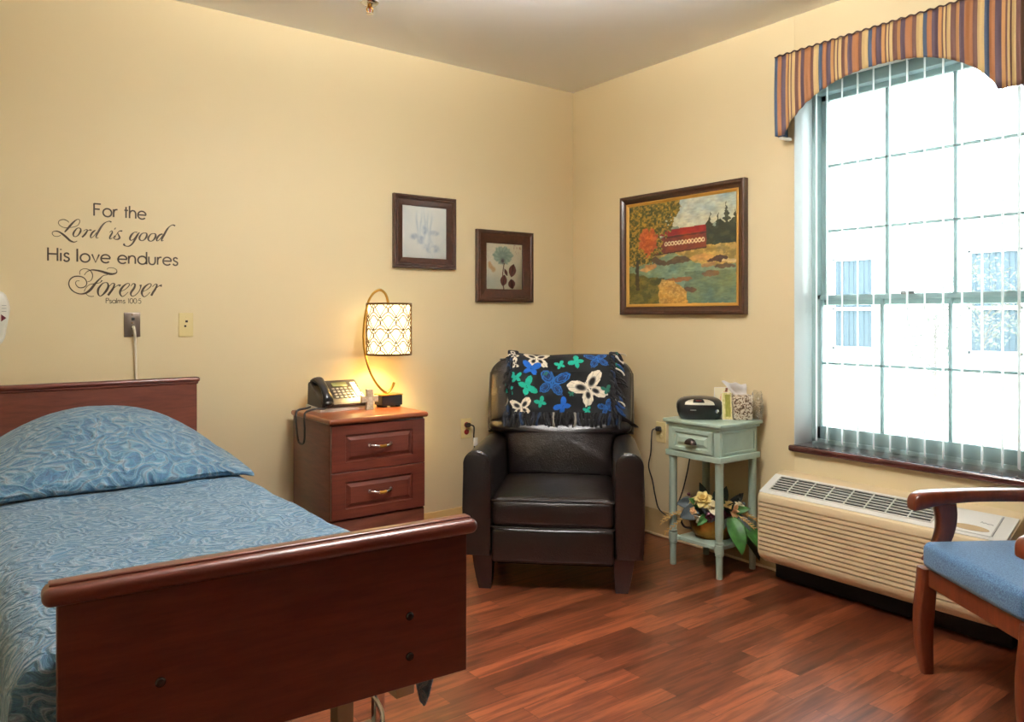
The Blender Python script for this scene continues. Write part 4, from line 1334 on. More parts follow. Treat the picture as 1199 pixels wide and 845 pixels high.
# ------------------------------------------------------------------ desk telephone
ph = thing('telephone', 'black desk telephone with its handset on the left side of the nightstand', 'telephone', (-1.735, -0.155, 0.801))
PM = Matrix.Rotation(R(4), 4, 'Z')
m = MB()
m.prism([(-0.082, 0.0), (-0.086, 0.014), (-0.080, 0.018), (0.068, 0.030), (0.072, 0.0)], -0.132, 0.128, 'x', PM)
m.obj('foot', M['white_pl'], ph)
m = MB()
body = [(-0.090, 0.020), (-0.094, 0.034), (-0.086, 0.044), (0.030, 0.136), (0.044, 0.142), (0.056, 0.132), (0.062, 0.026)]
m.prism(body, -0.128, 0.124, 'x', PM)
m.obj('body', plain('dark_grey_phone', C(58, 52, 46), 0.35), ph)
SLOPE = math.atan2(0.092, 0.116)
TM = PM @ Matrix.Translation((0.0, -0.030, 0.0895)) @ Matrix.Rotation(SLOPE, 4, 'X')
m = MB(); m.rbox((0.020, 0.052, 0.001), (0.085, 0.030, 0.003), 0.001, 1, M=TM); m.obj('display', plain('lcd_olive', C(120, 124, 84), 0.2), ph)
m = MB()
for r_ in range(4):
    for c_ in range(5):
        m.rbox((-0.028 + c_ * 0.023, 0.020 - r_ * 0.020, 0.002), (0.015, 0.011, 0.006), 0.002, 1, M=TM)
m.obj('keypad', plain('key_grey', C(178, 172, 160), 0.4), ph)
m = MB(); m.rbox((0.097, 0.012, 0.001), (0.030, 0.105, 0.003), 0.001, 1, M=TM); m.obj('label_strip', M['paper'], ph)
m = MB()
for k in range(5):
    m.rbox((0.117, 0.052 - k * 0.019, 0.002), (0.006, 0.010, 0.004), 0.001, 1, M=TM)
m.obj('line_keys', M['black_pl'], ph)
m = MB()
HX = -0.100
pts = [(-0.092, 0.006, 0.024), (-0.074, 0.028, 0.023), (-0.035, 0.040, 0.018), (0.0, 0.045, 0.017), (0.040, 0.040, 0.019), (0.070, 0.030, 0.024), (0.088, 0.010, 0.023)]
rings = []
for (yy, zz, w) in spline(pts, 4):
    rings.append([TM @ Vector((HX + w * 1.2 * math.cos(2 * PI * j / 14), yy, zz - 0.004 + w * 0.8 * math.sin(2 * PI * j / 14))) for j in range(14)])
m.loft(rings)
m.ball((0, 0, 0), 0.026, 14, 8, TM @ Matrix.Translation((HX, 0.076, 0.010)), (1, 0.9, 0.6))
m.ball((0, 0, 0), 0.026, 14, 8, TM @ Matrix.Translation((HX, -0.080, 0.012)), (1, 0.9, 0.6))
m.obj('handset', M['black_pl'], ph)
cd = spline([(-0.100, -0.110, 0.030), (-0.120, -0.125, 0.022), (-0.165, -0.120, 0.024), (-0.207, -0.110, 0.010), (-0.216, -0.115, -0.02), (-0.216, -0.118, -0.07), (-0.215, -0.110, -0.125), (-0.214, -0.080, -0.145), (-0.215, -0.035, -0.135), (-0.216, -0.015, -0.07), (-0.214, -0.005, -0.01), (-0.200, 0.0, 0.010), (-0.155, 0.0, 0.016), (-0.120, 0.02, 0.022)], 16)
hel = []
for i, p in enumerate(cd):
    a = i * 1.9
    hel.append((p[0] + 0.0035 * math.cos(a), p[1] + 0.0035 * math.sin(a), p[2] + 0.0035 * math.sin(a + 1)))
MB().tube(cd, 0.0048, 8).tube(hel, 0.0022, 5).obj('coiled_cord', M['cord_b'], ph)

cr = thing('cross', 'small speckled stone cross standing in front of the lamp base', 'ornament', (-1.612, -0.275, 0.801), 4)
M['stone'] = plain('speckled_stone', C(186, 176, 152), 0.7, noise=0.3, nscale=110, bstr=0.4, bscale=120)
m = MB()
w, a = 0.0165, 0.046
m.prism([(-0.020, 0), (0.020, 0), (w, 0.040), (a, 0.038), (a, 0.070), (w, 0.068), (w * 1.08, 0.104), (-w * 1.08, 0.104), (-w, 0.068), (-a, 0.070), (-a, 0.038), (-w, 0.040)], -0.009, 0.009, 'y')
m.obj('body', M['stone'], cr, smooth=20)
m = MB()
m.rbox((0, -0.0095, 0.054), (0.020, 0.002, 0.020), 0.0008, 1)
m.obj('medallion', plain('pale_medallion', C(214, 206, 186), 0.6), cr)

# ------------------------------------------------------------------ leather recliner
rec = thing('recliner', 'dark brown leather recliner standing across the corner of the room', 'armchair', (-1.083, -1.077, 0), -43.5)
M['darkleg'] = wood('espresso_leg', C(27, 11, 10), C(42, 18, 15), 0.35, (20, 20, 4))
for sx in (-1, 1):
    for fy in (0, 1):
        y = 0.035 if fy == 0 else 0.66
        cx = sx * 0.327
        m = MB()
        rings = []
        for k in range(7):
            f = k / 6
            hw = 0.046 - 0.018 * (1 - f) ** 1.6
            z = 0.165 * f
            ox = -sx * 0.0
            rings.append([(cx + a * hw - sx * 0.010 * (1 - f), y + b * hw, z) for a, b in ((-1, -1), (1, -1), (1, 1), (-1, 1))])
        m.loft(rings)
        m.obj('leg', M['darkleg'], rec, smooth=30)
# arms
for sx in (-1, 1):
    def section(k, y, drop=0.0):
        hw, zb, zt = 0.064, 0.158, 0.648 - drop
        p = [(-hw, zb), (hw, zb)]
        for q in range(7):
            p.append((hw + 0.006 * math.sin(PI * q / 6), zb + 0.02 + (zt - 0.064 - zb - 0.02) * q / 6))
        p += [(hw * math.cos(R(a_)), zt - 0.064 + 0.064 * math.sin(R(a_))) for a_ in range(15, 166, 15)]
        for q in range(7):
            p.append((-hw - 0.006 * math.sin(PI * q / 6), zb + 0.02 + (zt - 0.064 - zb - 0.02) * (1 - q / 6)))
        cz = 0.40
        return [(sx * 0.352 + x * k, y, cz + (z - cz) * (1 - (1 - k) * 0.26)) for x, z in p]
    m = MB()
    m.loft([section(0.55, -0.022), section(0.86, -0.021), section(0.94, -0.018), section(0.985, -0.010), section(1.0, 0.004), section(1.01, 0.20, 0.006), section(1.01, 0.45, 0.012), section(1.0, 0.70, 0.02), section(0.97, 0.712, 0.022)])
    ao = m.obj('arm', M['leather'], rec, smooth=80)
    m = MB()
    # welt along the front edge of the arm
    pts = []
    for q in range(25):
        a = PI * q / 24
        pts.append((sx * 0.352 - 0.060 * math.cos(a), -0.016, 0.584 + 0.060 * math.sin(a)))
    pts = [(pts[0][0], -0.016, 0.19)] + pts + [(pts[-1][0], -0.016, 0.19)]
    m.tube(pts, 0.0042, 6)
    m.obj('welt', M['leather'], ao)
# base body
m = MB()
m.rbox((0, 0.37, 0.235), (0.58, 0.66, 0.17), 0.02, 3)
m.obj('seat_base', M['leather'], rec)
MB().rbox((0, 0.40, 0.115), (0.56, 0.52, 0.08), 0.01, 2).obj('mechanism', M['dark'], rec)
# footrest panel
def bow(cx, cy, cz, hx, hy, hz):
    def f(x, y, z):
        gx, gz, gy = 1 - min(1, abs(x) / hx) ** 2, 1 - min(1, abs(z) / hz) ** 2, 1 - min(1, abs(y) / hy) ** 2
        return (x + math.copysign(cx, x) * gy * gz * (abs(x) > hx * 0.6), y + math.copysign(cy, y) * gx * gz * (abs(y) > hy * 0.4), z + math.copysign(cz, z) * gx * gy * (abs(z) > hz * 0.4))
    return f
m = MB()
m.rbox((0, 0.012, 0.212), (0.566, 0.075, 0.160), 0.018, 3, 8, bow(0, 0.008, 0.002, 0.283, 0.037, 0.08))
m.obj('footrest', M['leather'], rec, smooth=80)
# seat cushion
m = MB()
m.rbox((0, 0.262, 0.362), (0.572, 0.575, 0.142), 0.034, 4, 10, bow(0.0, 0.012, 0.026, 0.286, 0.287, 0.071))
so = m.obj('seat_cushion', M['leather'], rec, smooth=80)
def welt(z, y, hx, name, parent, rise=0.0):
    pts = [(-hx, y + 0.05, z), (-hx, y + 0.012, z), (-hx * 0.96, y, z)] + [(hx * q, y - 0.011 * (1 - q * q), z + rise * (1 - q * q)) for q in [i / 8 - 1 for i in range(1, 16)]] + [(hx * 0.96, y, z), (hx, y + 0.012, z), (hx, y + 0.05, z)]
    MB().tube(spline(pts, 2), 0.0048, 8).obj(name, M['leather'], parent)
welt(0.418, -0.020, 0.284, 'welt', so, 0.010)
welt(0.298, -0.026, 0.284, 'welt', so)
# back: outer shell, lumbar pad, head pad, all leaning back
BM = Matrix.Translation((0, 0.60, 0.42)) @ Matrix.Rotation(R(-15), 4, 'X')
def shell_fn(x, y, z):
    return (x, y + 0.05 * (x / 0.38) ** 2 * 0, z)
def back_outline(hx, z0, z1, r, zn, hn):
    """front outline, narrow between the arms and wide above, rounded top corners"""
    p = [(-hn, z0), (hn, z0), (hn, zn - 0.03), (hn + 0.02, zn), (hx - 0.02, zn + 0.015), (hx, zn + 0.04)]
    p += [(hx - r + r * math.cos(R(a)), z1 - r + r * math.sin(R(a))) for a in range(0, 91, 15)]
    p += [(-x, z) for x, z in reversed(p[2:])]
    return p
def padded(outline, y0, depth, crown, dz=None):
    """cushion from an outline in XZ: flat rear at y0, front puffed by `crown`"""
    cx, cz = sum(p[0] for p in outline) / len(outline), sum(p[1] for p in outline) / len(outline)
    rings = []
    def ring(k, y):
        return [(cx + (x - cx) * k, y, cz + (z - cz) * k) for x, z in outline]
    rings.append(ring(0.94, y0))
    rings.append(ring(0.985, y0 - 0.012))
    rings.append(ring(1.0, y0 - 0.03))
    rings.append(ring(1.0, y0 - depth + 0.03))
    rings.append(ring(0.985, y0 - depth + 0.012))
    rings.append(ring(0.955, y0 - depth))
    for k in (0.85, 0.7, 0.5, 0.3, 0.12):
        rings.append(ring(k, y0 - depth - crown * (1 - (k / 0.955) ** 3)))
    return rings
m = MB()
m.loft(padded(spline(back_outline(0.405, -0.06, 0.640, 0.105, 0.215, 0.286), 3), 0.115, 0.10, 0.0), M=BM)
bo = m.obj('backrest', M['leather'], rec, smooth=60)
m = MB()
lumb = spline([(-0.27, -0.02), (0.27, -0.02), (0.282, 0.10), (0.300, 0.20), (0.365, 0.226), (0.388, 0.250), (0.370, 0.280), (0.28, 0.292), (0.15, 0.296), (0.0, 0.297), (-0.15, 0.296), (-0.28, 0.292), (-0.370, 0.280), (-0.388, 0.250), (-0.365, 0.226), (-0.300, 0.20), (-0.282, 0.10), (-0.27, -0.02)], 4)[:-1]
m.loft(padded(lumb, 0.05, 0.100, 0.050), M=BM)
m.obj('lumbar_cushion', M['leather'], rec, smooth=80)
m = MB()
headp = []
hx, z0, z1, r = 0.396, 0.262, 0.632, 0.105
headp = [(-hx + 0.03, z0), (hx - 0.03, z0), (hx - 0.008, z0 + 0.02)] + [(hx - r + r * math.cos(R(a)), z1 - r + r * math.sin(R(a))) for a in range(0, 91, 15)]
headp += [(-x, z) for x, z in reversed(headp[2:])]
m.loft(padded(spline(headp + [headp[0]], 3)[:-1], 0.05, 0.085, 0.030), M=BM)
m.obj('head_cushion', M['leather'], rec, smooth=80)

# ------------------------------------------------------------------ butterfly throw over the recliner back
thr = thing('throw_blanket', 'black fleece throw with butterflies and knotted fringe over the recliner back', 'blanket', (-1.083, -1.077, 0.66), -43.5)
# profile in recliner-back coordinates (y, z), front bottom -> over the top -> behind
prof = spline([(-0.080, 0.316), (-0.086, 0.40), (-0.086, 0.48), (-0.078, 0.56), (-0.062, 0.615), (-0.034, 0.648), (0.02, 0.668), (0.075, 0.664), (0.118, 0.640), (0.130, 0.59), (0.132, 0.50)], 6)
seg = [0]
for a, b in zip(prof, prof[1:]):
    seg.append(seg[-1] + math.hypot(b[0] - a[0], b[1] - a[1]))
LT = seg[-1]
def on_prof(s):
    s *= LT
    i = 0
    while i < len(seg) - 2 and seg[i + 1] < s:
        i += 1
    f = (s - seg[i]) / (seg[i + 1] - seg[i])
    return (prof[i][0] * (1 - f) + prof[i + 1][0] * f, prof[i][1] * (1 - f) + prof[i + 1][1] * f)
X0, X1 = -0.290, 0.318
def tw(p):
    q = BM @ Vector(p)
    return (q.x, q.y, q.z - 0.66)
def cloth(u, v):
    x = X0 + (X1 - X0) * u
    y, z = on_prof(v)
    puff = -0.004 - 0.010 * math.sin(PI * min(1, v / 0.5)) * math.sin(PI * u) if v < 0.5 else 0
    y += puff - 0.004 * math.sin(u * 13 + v * 9) * (v < 0.5)
    z += 0.004 * math.sin(u * 9 + 2) - 0.010 * math.sin(u * PI) * (1 if 0.35 < v < 0.75 else 0) + 0.012 * (u < 0.07 or u > 0.93) * (0.3 < v < 0.8)
    x += 0.006 * math.sin(v * 20)
    return tw((x, y, z))
NU, NV = 300, 260
m = MB()
m.grid(cloth, NU, NV)
o = m.obj('cloth', attr_mat('printed_fleece', 0.95, 0.3, 500), thr, smooth=80)
u, v = np.meshgrid(np.linspace(0, 1, NU + 1), np.linspace(0, 1, NV + 1))
W_, H_ = (X1 - X0), LT
xx, yy = u * W_, v * H_                       # metres on the cloth, origin bottom left of the front
img = np.zeros(u.shape + (3,)) + np.array([11, 10, 12.0])
def wings(x, y, cx, cy, s, rot, style, img):
    a = R(rot)
    p, q = (x - cx) / s, (y - cy) / s
    p, q = p * math.cos(a) + q * math.sin(a), -p * math.sin(a) + q * math.cos(a)
    p = np.abs(p)
    def el(ox, oy, rx, ry, t):
        t = R(t)
        a_, b_ = p - ox, q - oy
        a_, b_ = a_ * math.cos(t) + b_ * math.sin(t), -a_ * math.sin(t) + b_ * math.cos(t)
        return np.sqrt((a_ / rx) ** 2 + (b_ / ry) ** 2)
    up = el(.27, .20, .30, .185, 38)
    lo = el(.20, -.20, .225, .155, -48)
    tail = el(.36, -.36, .05, .035, -45)
    d = np.minimum(np.minimum(up, lo), tail + .15)
    body = el(0, 0, .028, .22, 0)
    edge = d + .03 * np.sin(np.arctan2(q, p) * 26)
    if style == 'white':
        img = lay(img, edge < 1, (232, 222, 200))
        inner = np.minimum(el(.19, .14, .19, .11, 38), el(.14, -.14, .13, .085, -48))
        img = lay(img, np.clip((1.0 - inner) * 1.9, 0, 1), (12, 11, 13))
        veins = (np.abs(np.sin(np.arctan2(q, p) * 11)) < .18) & (edge < 1)
        img = lay(img, veins & (inner > .8), (150, 140, 128), .6)
        img = lay(img, body < 1, (236, 228, 210))
    elif style == 'line':
        c = (28, 92, 160)
        img = lay(img, edge < 1, (16, 40, 84))
        img = lay(img, (edge < 1) & (edge > .8), c)
        img = lay(img, (np.abs(np.sin(np.arctan2(q, p) * 9)) < .28) & (edge < 1) & (edge > .2), c, .9)
        img = lay(img, (np.abs(edge - .55) < .06), c)
        img = lay(img, body < 1, c)
    else:
        c = {'teal': (24, 168, 142), 'blue': (24, 96, 190), 'green': (30, 100, 80)}[style]
        img = lay(img, edge < 1, c)
        img = lay(img, body < 1, c)
    return img
S_ = 0.568 / 770.0
for (zx, zy, s, rot, st) in ((205, 150, 100, 70, 'white'), (200, 235, 85, 40, 'white'), (380, 155, 215, 0, 'white'), (335, 248, 150, -8, 'blue'), (548, 215, 80, 20, 'teal'),
                             (672, 190, 120, 50, 'teal'), (830, 165, 190, 10, 'line'), (232, 340, 90, 15, 'teal'), (322, 405, 150, -65, 'teal'), (510, 375, 240, -12, 'line'),
                             (775, 425, 285, 30, 'white'), (182, 440, 90, 80, 'teal'), (268, 575, 175, 15, 'white'), (410, 525, 90, 30, 'teal'), (572, 560, 125, 45, 'blue'),
                             (752, 592, 60, 20, 'teal'), (905, 425, 80, 20, 'green'), (890, 560, 120, 30, 'line'), (640, 470, 46, 0, 'green'), (450, 300, 40, 60, 'green')):
    cx, cy = (zx - 160) * S_ , (600 - zy) * S_ * 0.94 + 0.01
    img = wings(xx, yy, cx, cy, s * S_ * 0.88, rot, st, img)
rs = random.Random(4)
for k in range(26):                           # the part that hangs behind
    img = wings(xx, yy, rs.uniform(.03, W_ - .03), rs.uniform(.43, H_ - .03), rs.uniform(.05, .11), rs.uniform(-60, 60), rs.choice(['teal', 'blue', 'line', 'white']), img)
img *= (0.9 + 0.2 * fbm(u * 40, v * 40, 5))[..., None]
colour_attr(o, img.reshape(-1, 3))
sd = o.modifiers.new('thickness', 'SOLIDIFY')
sd.thickness = 0.004
sd.offset = 1
def strand(base, dirv, ln, w, rnd, m, cols, c):
    base = Vector(base)
    side = Vector(dirv).cross(Vector((0, -1, 0))).normalized()
    pts = []
    ph = rnd.uniform(0, 6)
    for k in range(7):
        f = k / 6
        pts.append(base + Vector(dirv) * ln * f + side * 0.006 * math.sin(ph + f * 4) + Vector((0, -0.004 - 0.008 * math.sin(PI * f) - 0.004 * rnd.random(), 0)))
    rad = [w * (0.75 if k == 0 else (1.15 if k == 1 else 1.0)) for k in range(7)]
    n0 = len(m.v)
    m.tube([tw(p) for p in pts], rad, 6, flat=0.5)
    cols += [c] * (len(m.v) - n0)
fringe_mat = attr_mat('fleece_fringe', 0.95, 0.3, 500)
def fringe(fn, n, seed):
    rnd = random.Random(seed)
    m, cols = MB(), []
    for k in range(n):
        base, dirv, ln, w = fn(k / (n - 1), rnd)
        c = rnd.choice([(10, 9, 11)] * 12 + [(30, 34, 44), (18, 40, 70), (130, 122, 110)]) if seed != 2 else rnd.choice([(10, 9, 11)] * 5 + [(200, 192, 176), (22, 110, 92), (206, 198, 182), (24, 60, 110)])
        strand(base, dirv, ln, w, rnd, m, cols, c)
    o = m.obj('fringe', fringe_mat, thr, smooth=60)
    colour_attr(o, cols)
fringe(lambda f, r: ((X0 + (X1 - X0) * f, prof[0][0] - 0.006, prof[0][1] + 0.004), Vector((r.uniform(-.15, .15), -0.02, -1)).normalized(), r.uniform(.062, .084), 0.0085), 38, 1)
def right(f, r):
    y, z = on_prof(0.02 + 0.60 * f)
    return (X1 - 0.012, y - 0.012 * (f < .8), z + 0.006), Vector((r.uniform(.35, .8), -0.05, -r.uniform(.45, 1.0) + (0.25 if f > .9 else 0))).normalized(), r.uniform(.05, .07), 0.0085
fringe(right, 26, 2)
def right2(f, r):
    y, z = on_prof(0.02 + 0.58 * f)
    return (X1 - 0.040, y - 0.016 * (f < .8), z + 0.006), Vector((r.uniform(.2, .7), -0.1, -r.uniform(.5, 1.0) + (0.45 if f > .9 else 0))).normalized(), r.uniform(.045, .06), 0.0085
fringe(right2, 22, 7)
def left(f, r):
    y, z = on_prof(0.02 + 0.60 * f)
    return (X0 + 0.016, y - 0.012 * (f < .8), z + 0.006), Vector((r.uniform(-.5, .15), -0.05, -r.uniform(.7, 1.0) + (0.35 if f > .9 else 0))).normalized(), r.uniform(.045, .06), 0.0085
fringe(left, 24, 3)

# ------------------------------------------------------------------ green side table
# local frame: front (drawer) towards -Y, which points into the room (-X); +x runs along the wall away from the corner
tb = thing('side_table', 'sage green side table with a drawer and turned legs, between recliner and window', 'table', (-0.203, -1.292, 0), -90)
MB().rbox((0, 0, 0.741), (0.365, 0.338, 0.018), 0.005, 3).obj('top', M['sage'], tb)
m = MB()
m.rbox((0, 0, 0.725), (0.345, 0.318, 0.014), 0.005, 2)
m.rbox((0, 0, 0.650), (0.322, 0.296, 0.150), 0.002, 1)
m.rbox((0, 0, 0.576), (0.346, 0.318, 0.030), 0.004, 2)
# recessed-look side panels (raised mouldings)
for sx in (-1, 1):
    x = sx * 0.161
    for (yy, zz, sy, sz) in ((0, 0.705, 0.25, 0.012), (0, 0.602, 0.25, 0.012), (-0.125, 0.653, 0.012, 0.115), (0.125, 0.653, 0.012, 0.115)):
        m.rbox((x, yy, zz), (0.008, sy, sz), 0.003, 1)
m.obj('case', M['sage'], tb)
dr = raised_front(0.252, 0.112, M['sage'], 'drawer', tb, -0.146, 0.597, 0.020, 0.018)
m = MB()
pr = []
for i in range(9):
    a = PI * i / 8
    pr.append((0.036 * math.cos(a), 0.030 * math.sin(a)))
rings = []
for k in range(7):
    f = k / 6
    s = math.cos(f * PI / 2 * 0.98)
    rings.append([(x * (0.35 + 0.65 * s), -0.166 - 0.024 * math.sin(f * PI / 2), 0.637 + z * (0.2 + 0.8 * s)) for x, z in pr])
m.loft(rings, True, True)
m.obj('cup_pull', M['bronze'], dr)
LEG = [(0.013, 0.0), (0.0155, 0.002), (0.0165, 0.10), (0.0165, 0.112), (0.021, 0.114), (0.021, 0.118), (0.018, 0.121), (0.022, 0.124), (0.0225, 0.165), (0.019, 0.168), (0.021, 0.172), (0.021, 0.178), (0.0165, 0.182), (0.0190, 0.20), (0.0205, 0.26), (0.0195, 0.54), (0.021, 0.545), (0.021, 0.562)]
for sx in (-1, 1):
    for sy in (-1, 1):
        m = MB()
        m.lathe(LEG, 20, Matrix.Translation((sx * 0.145, sy * 0.131, 0)))
        lo = m.obj('leg', M['sage'], tb)
        m = MB()
        m.lathe([(0.012, 0), (0.0135, 0.001), (0.0135, 0.006), (0.012, 0.006)], 14, Matrix.Translation((sx * 0.145, sy * 0.131, 0)))
        m.obj('foot_pad', M['black_sat'], lo)
m = MB()
m.rbox((0, 0, 0.138), (0.268, 0.240, 0.018), 0.003, 2)
for sx in (-1, 1):
    for sy in (-1, 1):
        m.rbox((sx * 0.128, sy * 0.114, 0.138), (0.034, 0.034, 0.020), 0.003, 1)
m.obj('shelf', M['sage'], tb)

# ------------------------------------------------------------------ on the table
TT = 0.7505
bb = thing('cd_player', 'black oval portable compact disc player on the green table', 'music player', (-0.236, -1.238, TT), -42)
cd_cord.parent = bb
cd_cord.matrix_parent_inverse = (Matrix.Translation(bb.location) @ Matrix.Rotation(R(-42), 4, 'Z')).inverted()
m = MB()
rings = []
for z, k, dy in ((0.0, 0.80, 0), (0.006, 0.86, 0), (0.030, 0.96, 0), (0.055, 1.0, 0), (0.072, 0.99, 0), (0.088, 0.93, 0.004), (0.099, 0.82, 0.008), (0.106, 0.66, 0.012), (0.110, 0.40, 0.014), (0.111, 0.1, 0.014)):
    rings.append([(0.117 * k * math.copysign(abs(math.cos(a)) ** 0.75, math.cos(a)), 0.088 * k * math.copysign(abs(math.sin(a)) ** 0.75, math.sin(a)) + dy, z) for a in [2 * PI * j / 40 for j in range(40)]])
m.loft(rings)
bo = m.obj('body', M['black_pl'], bb, smooth=60)
M['silver'] = plain('silver_plastic', C(205, 200, 180), 0.35, 0.3)
def dome(x, y):
    """height of the sloping upper front of the player"""
    best = 0.0
    for z, k, dy in ((0.055, 1.0, 0), (0.072, 0.99, 0), (0.088, 0.93, 0.004), (0.099, 0.82, 0.008), (0.106, 0.66, 0.012), (0.110, 0.40, 0.014)):
        if (abs(x) / (0.117 * k)) ** 2.66 + (abs(y - dy) / (0.088 * k)) ** 2.66 <= 1:
            best = z
    return best
def strip(name, x0, x1, f0, f1, mat, off):
    m = MB()
    def fn(u, v):
        x = x0 + (x1 - x0) * u
        w = max(0.0, 1 - ((u - 0.5) / 0.5) ** 2) ** 0.5
        k0, k1 = f0, f0 + (f1 - f0) * w
        k = k0 + (k1 - k0) * v
        # walk along the profile from the front rim (k=0) to the lid (k=1)
        zs = [(0.074, 0.985, 0), (0.088, 0.93, 0.004), (0.099, 0.82, 0.008), (0.106, 0.66, 0.012)]
        q = min(2.999, k * 3)
        i = int(q)
        t = q - i
        z, kk, dy = [a * (1 - t) + b * t for a, b in zip(zs[i], zs[i + 1])]
        c = min(1, abs(x) / (0.117 * kk))
        y = -0.088 * kk * (1 - c ** 2.667) ** 0.375 + dy
        return (x, y - off * 0.6, z + off)
    m.grid(fn, 40, 8)
    o = m.obj(name, mat, bb, smooth=60)
    s = o.modifiers.new('thickness', 'SOLIDIFY')
    s.thickness = 0.002
    return o
strip('control_strip', -0.085, 0.062, 0.02, 0.80, M['silver'], 0.0012)
strip('display', -0.045, 0.012, 0.25, 0.92, M['black_pl'], 0.003)
m = MB(); m.rbox((-0.016, -0.071, 0.0965), (0.028, 0.014, 0.003), 0.001, 1, M=Matrix.Translation((0, 0, 0)))
m.obj('power_label', M['red'], bb)
m = MB(); m.lathe([(0.0, 0), (0.011, 0), (0.010, 0.007), (0.0, 0.008)], 20, Matrix.Translation((0.072, -0.0705, 0.044)) @ Matrix.Rotation(R(20), 4, 'Z') @ RX)
m.obj('volume_knob', M['chrome'], bb)
m = MB(); m.rbox((-0.045, -0.0858, 0.050), (0.030, 0.003, 0.005), 0.001, 1); m.obj('badge', M['grey_pl'], bb)

tbx = thing('tissue_box', 'brown and white patterned tissue box with a white tissue sticking out, on the green table', 'tissue box', (-0.096, -1.385, TT), -38)
m = MB()
m.rbox((0, 0, 0.062), (0.094, 0.090, 0.124), 0.003, 1)
def mosaic():
    m, nt, bs, out = new_mat('mosaic_pattern')
    v = coords(nt)
    vo = N(nt, 'ShaderNodeTexNoise', Scale=46.0, Detail=2.0, Distortion=2.2)
    nt.links.new(v, vo.inputs['Vector'])
    nt.links.new(ramp(nt, vo.outputs[0], [(0.40, C(84, 62, 44)), (0.46, C(150, 120, 90)), (0.52, C(226, 216, 196)), (0.62, C(206, 196, 176)), (0.68, C(110, 92, 70))]), bs.inputs['Base Color'])
    bs.inputs['Roughness'].default_value = 0.35
    return m
m.obj('box', mosaic(), tbx)
m = MB()
def tis(u, v):
    a = (u - 0.5) * 0.115 * (0.55 + 0.55 * v)
    return (a - 0.034 * v, 0.010 * math.sin(u * 9) * v + 0.004 * math.sin(v * 7), 0.120 + 0.072 * v - 0.018 * u * v + 0.004 * math.sin(u * 14))
m.grid(tis, 20, 12)
o = m.obj('tissue', translucent('soft_tissue', (0.86, 0.83, 0.82, 1), 0.3), tbx, smooth=80, fix=False)
s = o.modifiers.new('thickness', 'SOLIDIFY'); s.thickness = 0.0008
bag = thing('gift_bag', 'crumpled clear plastic gift bag beside the patterned tissue box', 'bag', (-0.050, -1.450, TT), 52)
m = MB()
rg = random.Random(5)
rings = []
for k in range(9):
    f = k / 8
    rings.append([((0.036 + 0.007 * math.sin(a * 3 + f * 5)) * math.copysign(abs(math.cos(a)) ** .6, math.cos(a)) * (1 - 0.25 * f ** 2) + rg.uniform(-.002, .002),
                   (0.021 + 0.005 * math.sin(a * 4 + f * 8)) * math.copysign(abs(math.sin(a)) ** .6, math.sin(a)) + rg.uniform(-.002, .002),
                   0.001 + 0.135 * f + (0.012 * math.sin(a * 2 + 1) if k == 8 else 0)) for a in [2 * PI * j / 28 for j in range(28)]])
m.loft(rings, True, False)
o = m.obj('film', M['film'], bag, smooth=25)
m = MB()
for k in range(46):
    c = Vector((rg.uniform(-.019, .019), rg.uniform(-.009, .009), 0.012 + 0.095 * rg.random() ** 1.3))
    d = Vector((rg.uniform(-1, 1), rg.uniform(-.4, .4), rg.uniform(-1, 1))).normalized() * 0.009
    m.tube(spline([c - d, c + Vector((rg.uniform(-.006, .006), 0, rg.uniform(-.006, .006))), c + d], 4), 0.0022, 5, flat=0.4)
o = m.obj('paper_shred', plain('shredded_paper', C(214, 200, 176), 0.8, noise=0.5, nscale=70), bag)
o['kind'] = 'stuff'

def card(loc, rz, w, h, label, cols):
    t = thing('greeting_card', label, 'card', loc, rz, 'greeting cards on the green table')
    m = MB()
    for s in (-1, 1):
        MM = Matrix.Rotation(s * R(10), 4, 'X')
        m.rbox((0, 0, h / 2), (w, 0.0012, h), 0.0004, 1, M=Matrix.Translation((0, s * h * 0.176, 0)) @ MM)
    m.obj('folded_card', M['paper'], t)
    m = MB()
    m.grid(lambda u, v: ((u - 0.5) * w * 0.96, -0.0012, h * (0.02 + 0.96 * v)), 30, 36, Matrix.Translation((0, -h * 0.176, 0)) @ Matrix.Rotation(-R(10), 4, 'X'))
    o = m.obj('printed_front', attr_mat('card_print', 0.5), t, smooth=0, fix=False)
    u, v = np.meshgrid(np.linspace(0, 1, 31), np.linspace(0, 1, 37))
    colour_attr(o, cols(u, v).reshape(-1, 3))
    return t
def c1(u, v):
    img = np.zeros(u.shape + (3,)) + np.array([236, 226, 196.0])
    img = lay(img, ((u - .62) / .34) ** 2 + ((v - .62) / .3) ** 2 < .8 + .6 * (fbm(u * 6, v * 6, 3) - .5), (226, 150, 60))
    img = lay(img, np.abs(u - .62 - .25 * (v - .6)) < .07, (110, 60, 30))
    return img
def c2(u, v):
    img = np.zeros(u.shape + (3,)) + np.array([226, 214, 160.0])
    img = lay(img, (u > .3) & (u < .85) & (v > .1) & (v < .92), (142, 138, 52))
    return lay(img, fbm(u * 8, v * 8, 9) > .55, (170, 160, 80), .5)
card((-0.098, -1.276, TT), -36, 0.090, 0.155, 'cream greeting card with an orange picture, behind the compact disc player', c1)
card((-0.168, -1.352, TT), -40, 0.050, 0.140, 'cream greeting card with an olive green panel, leaning next to the tissue box', c2)

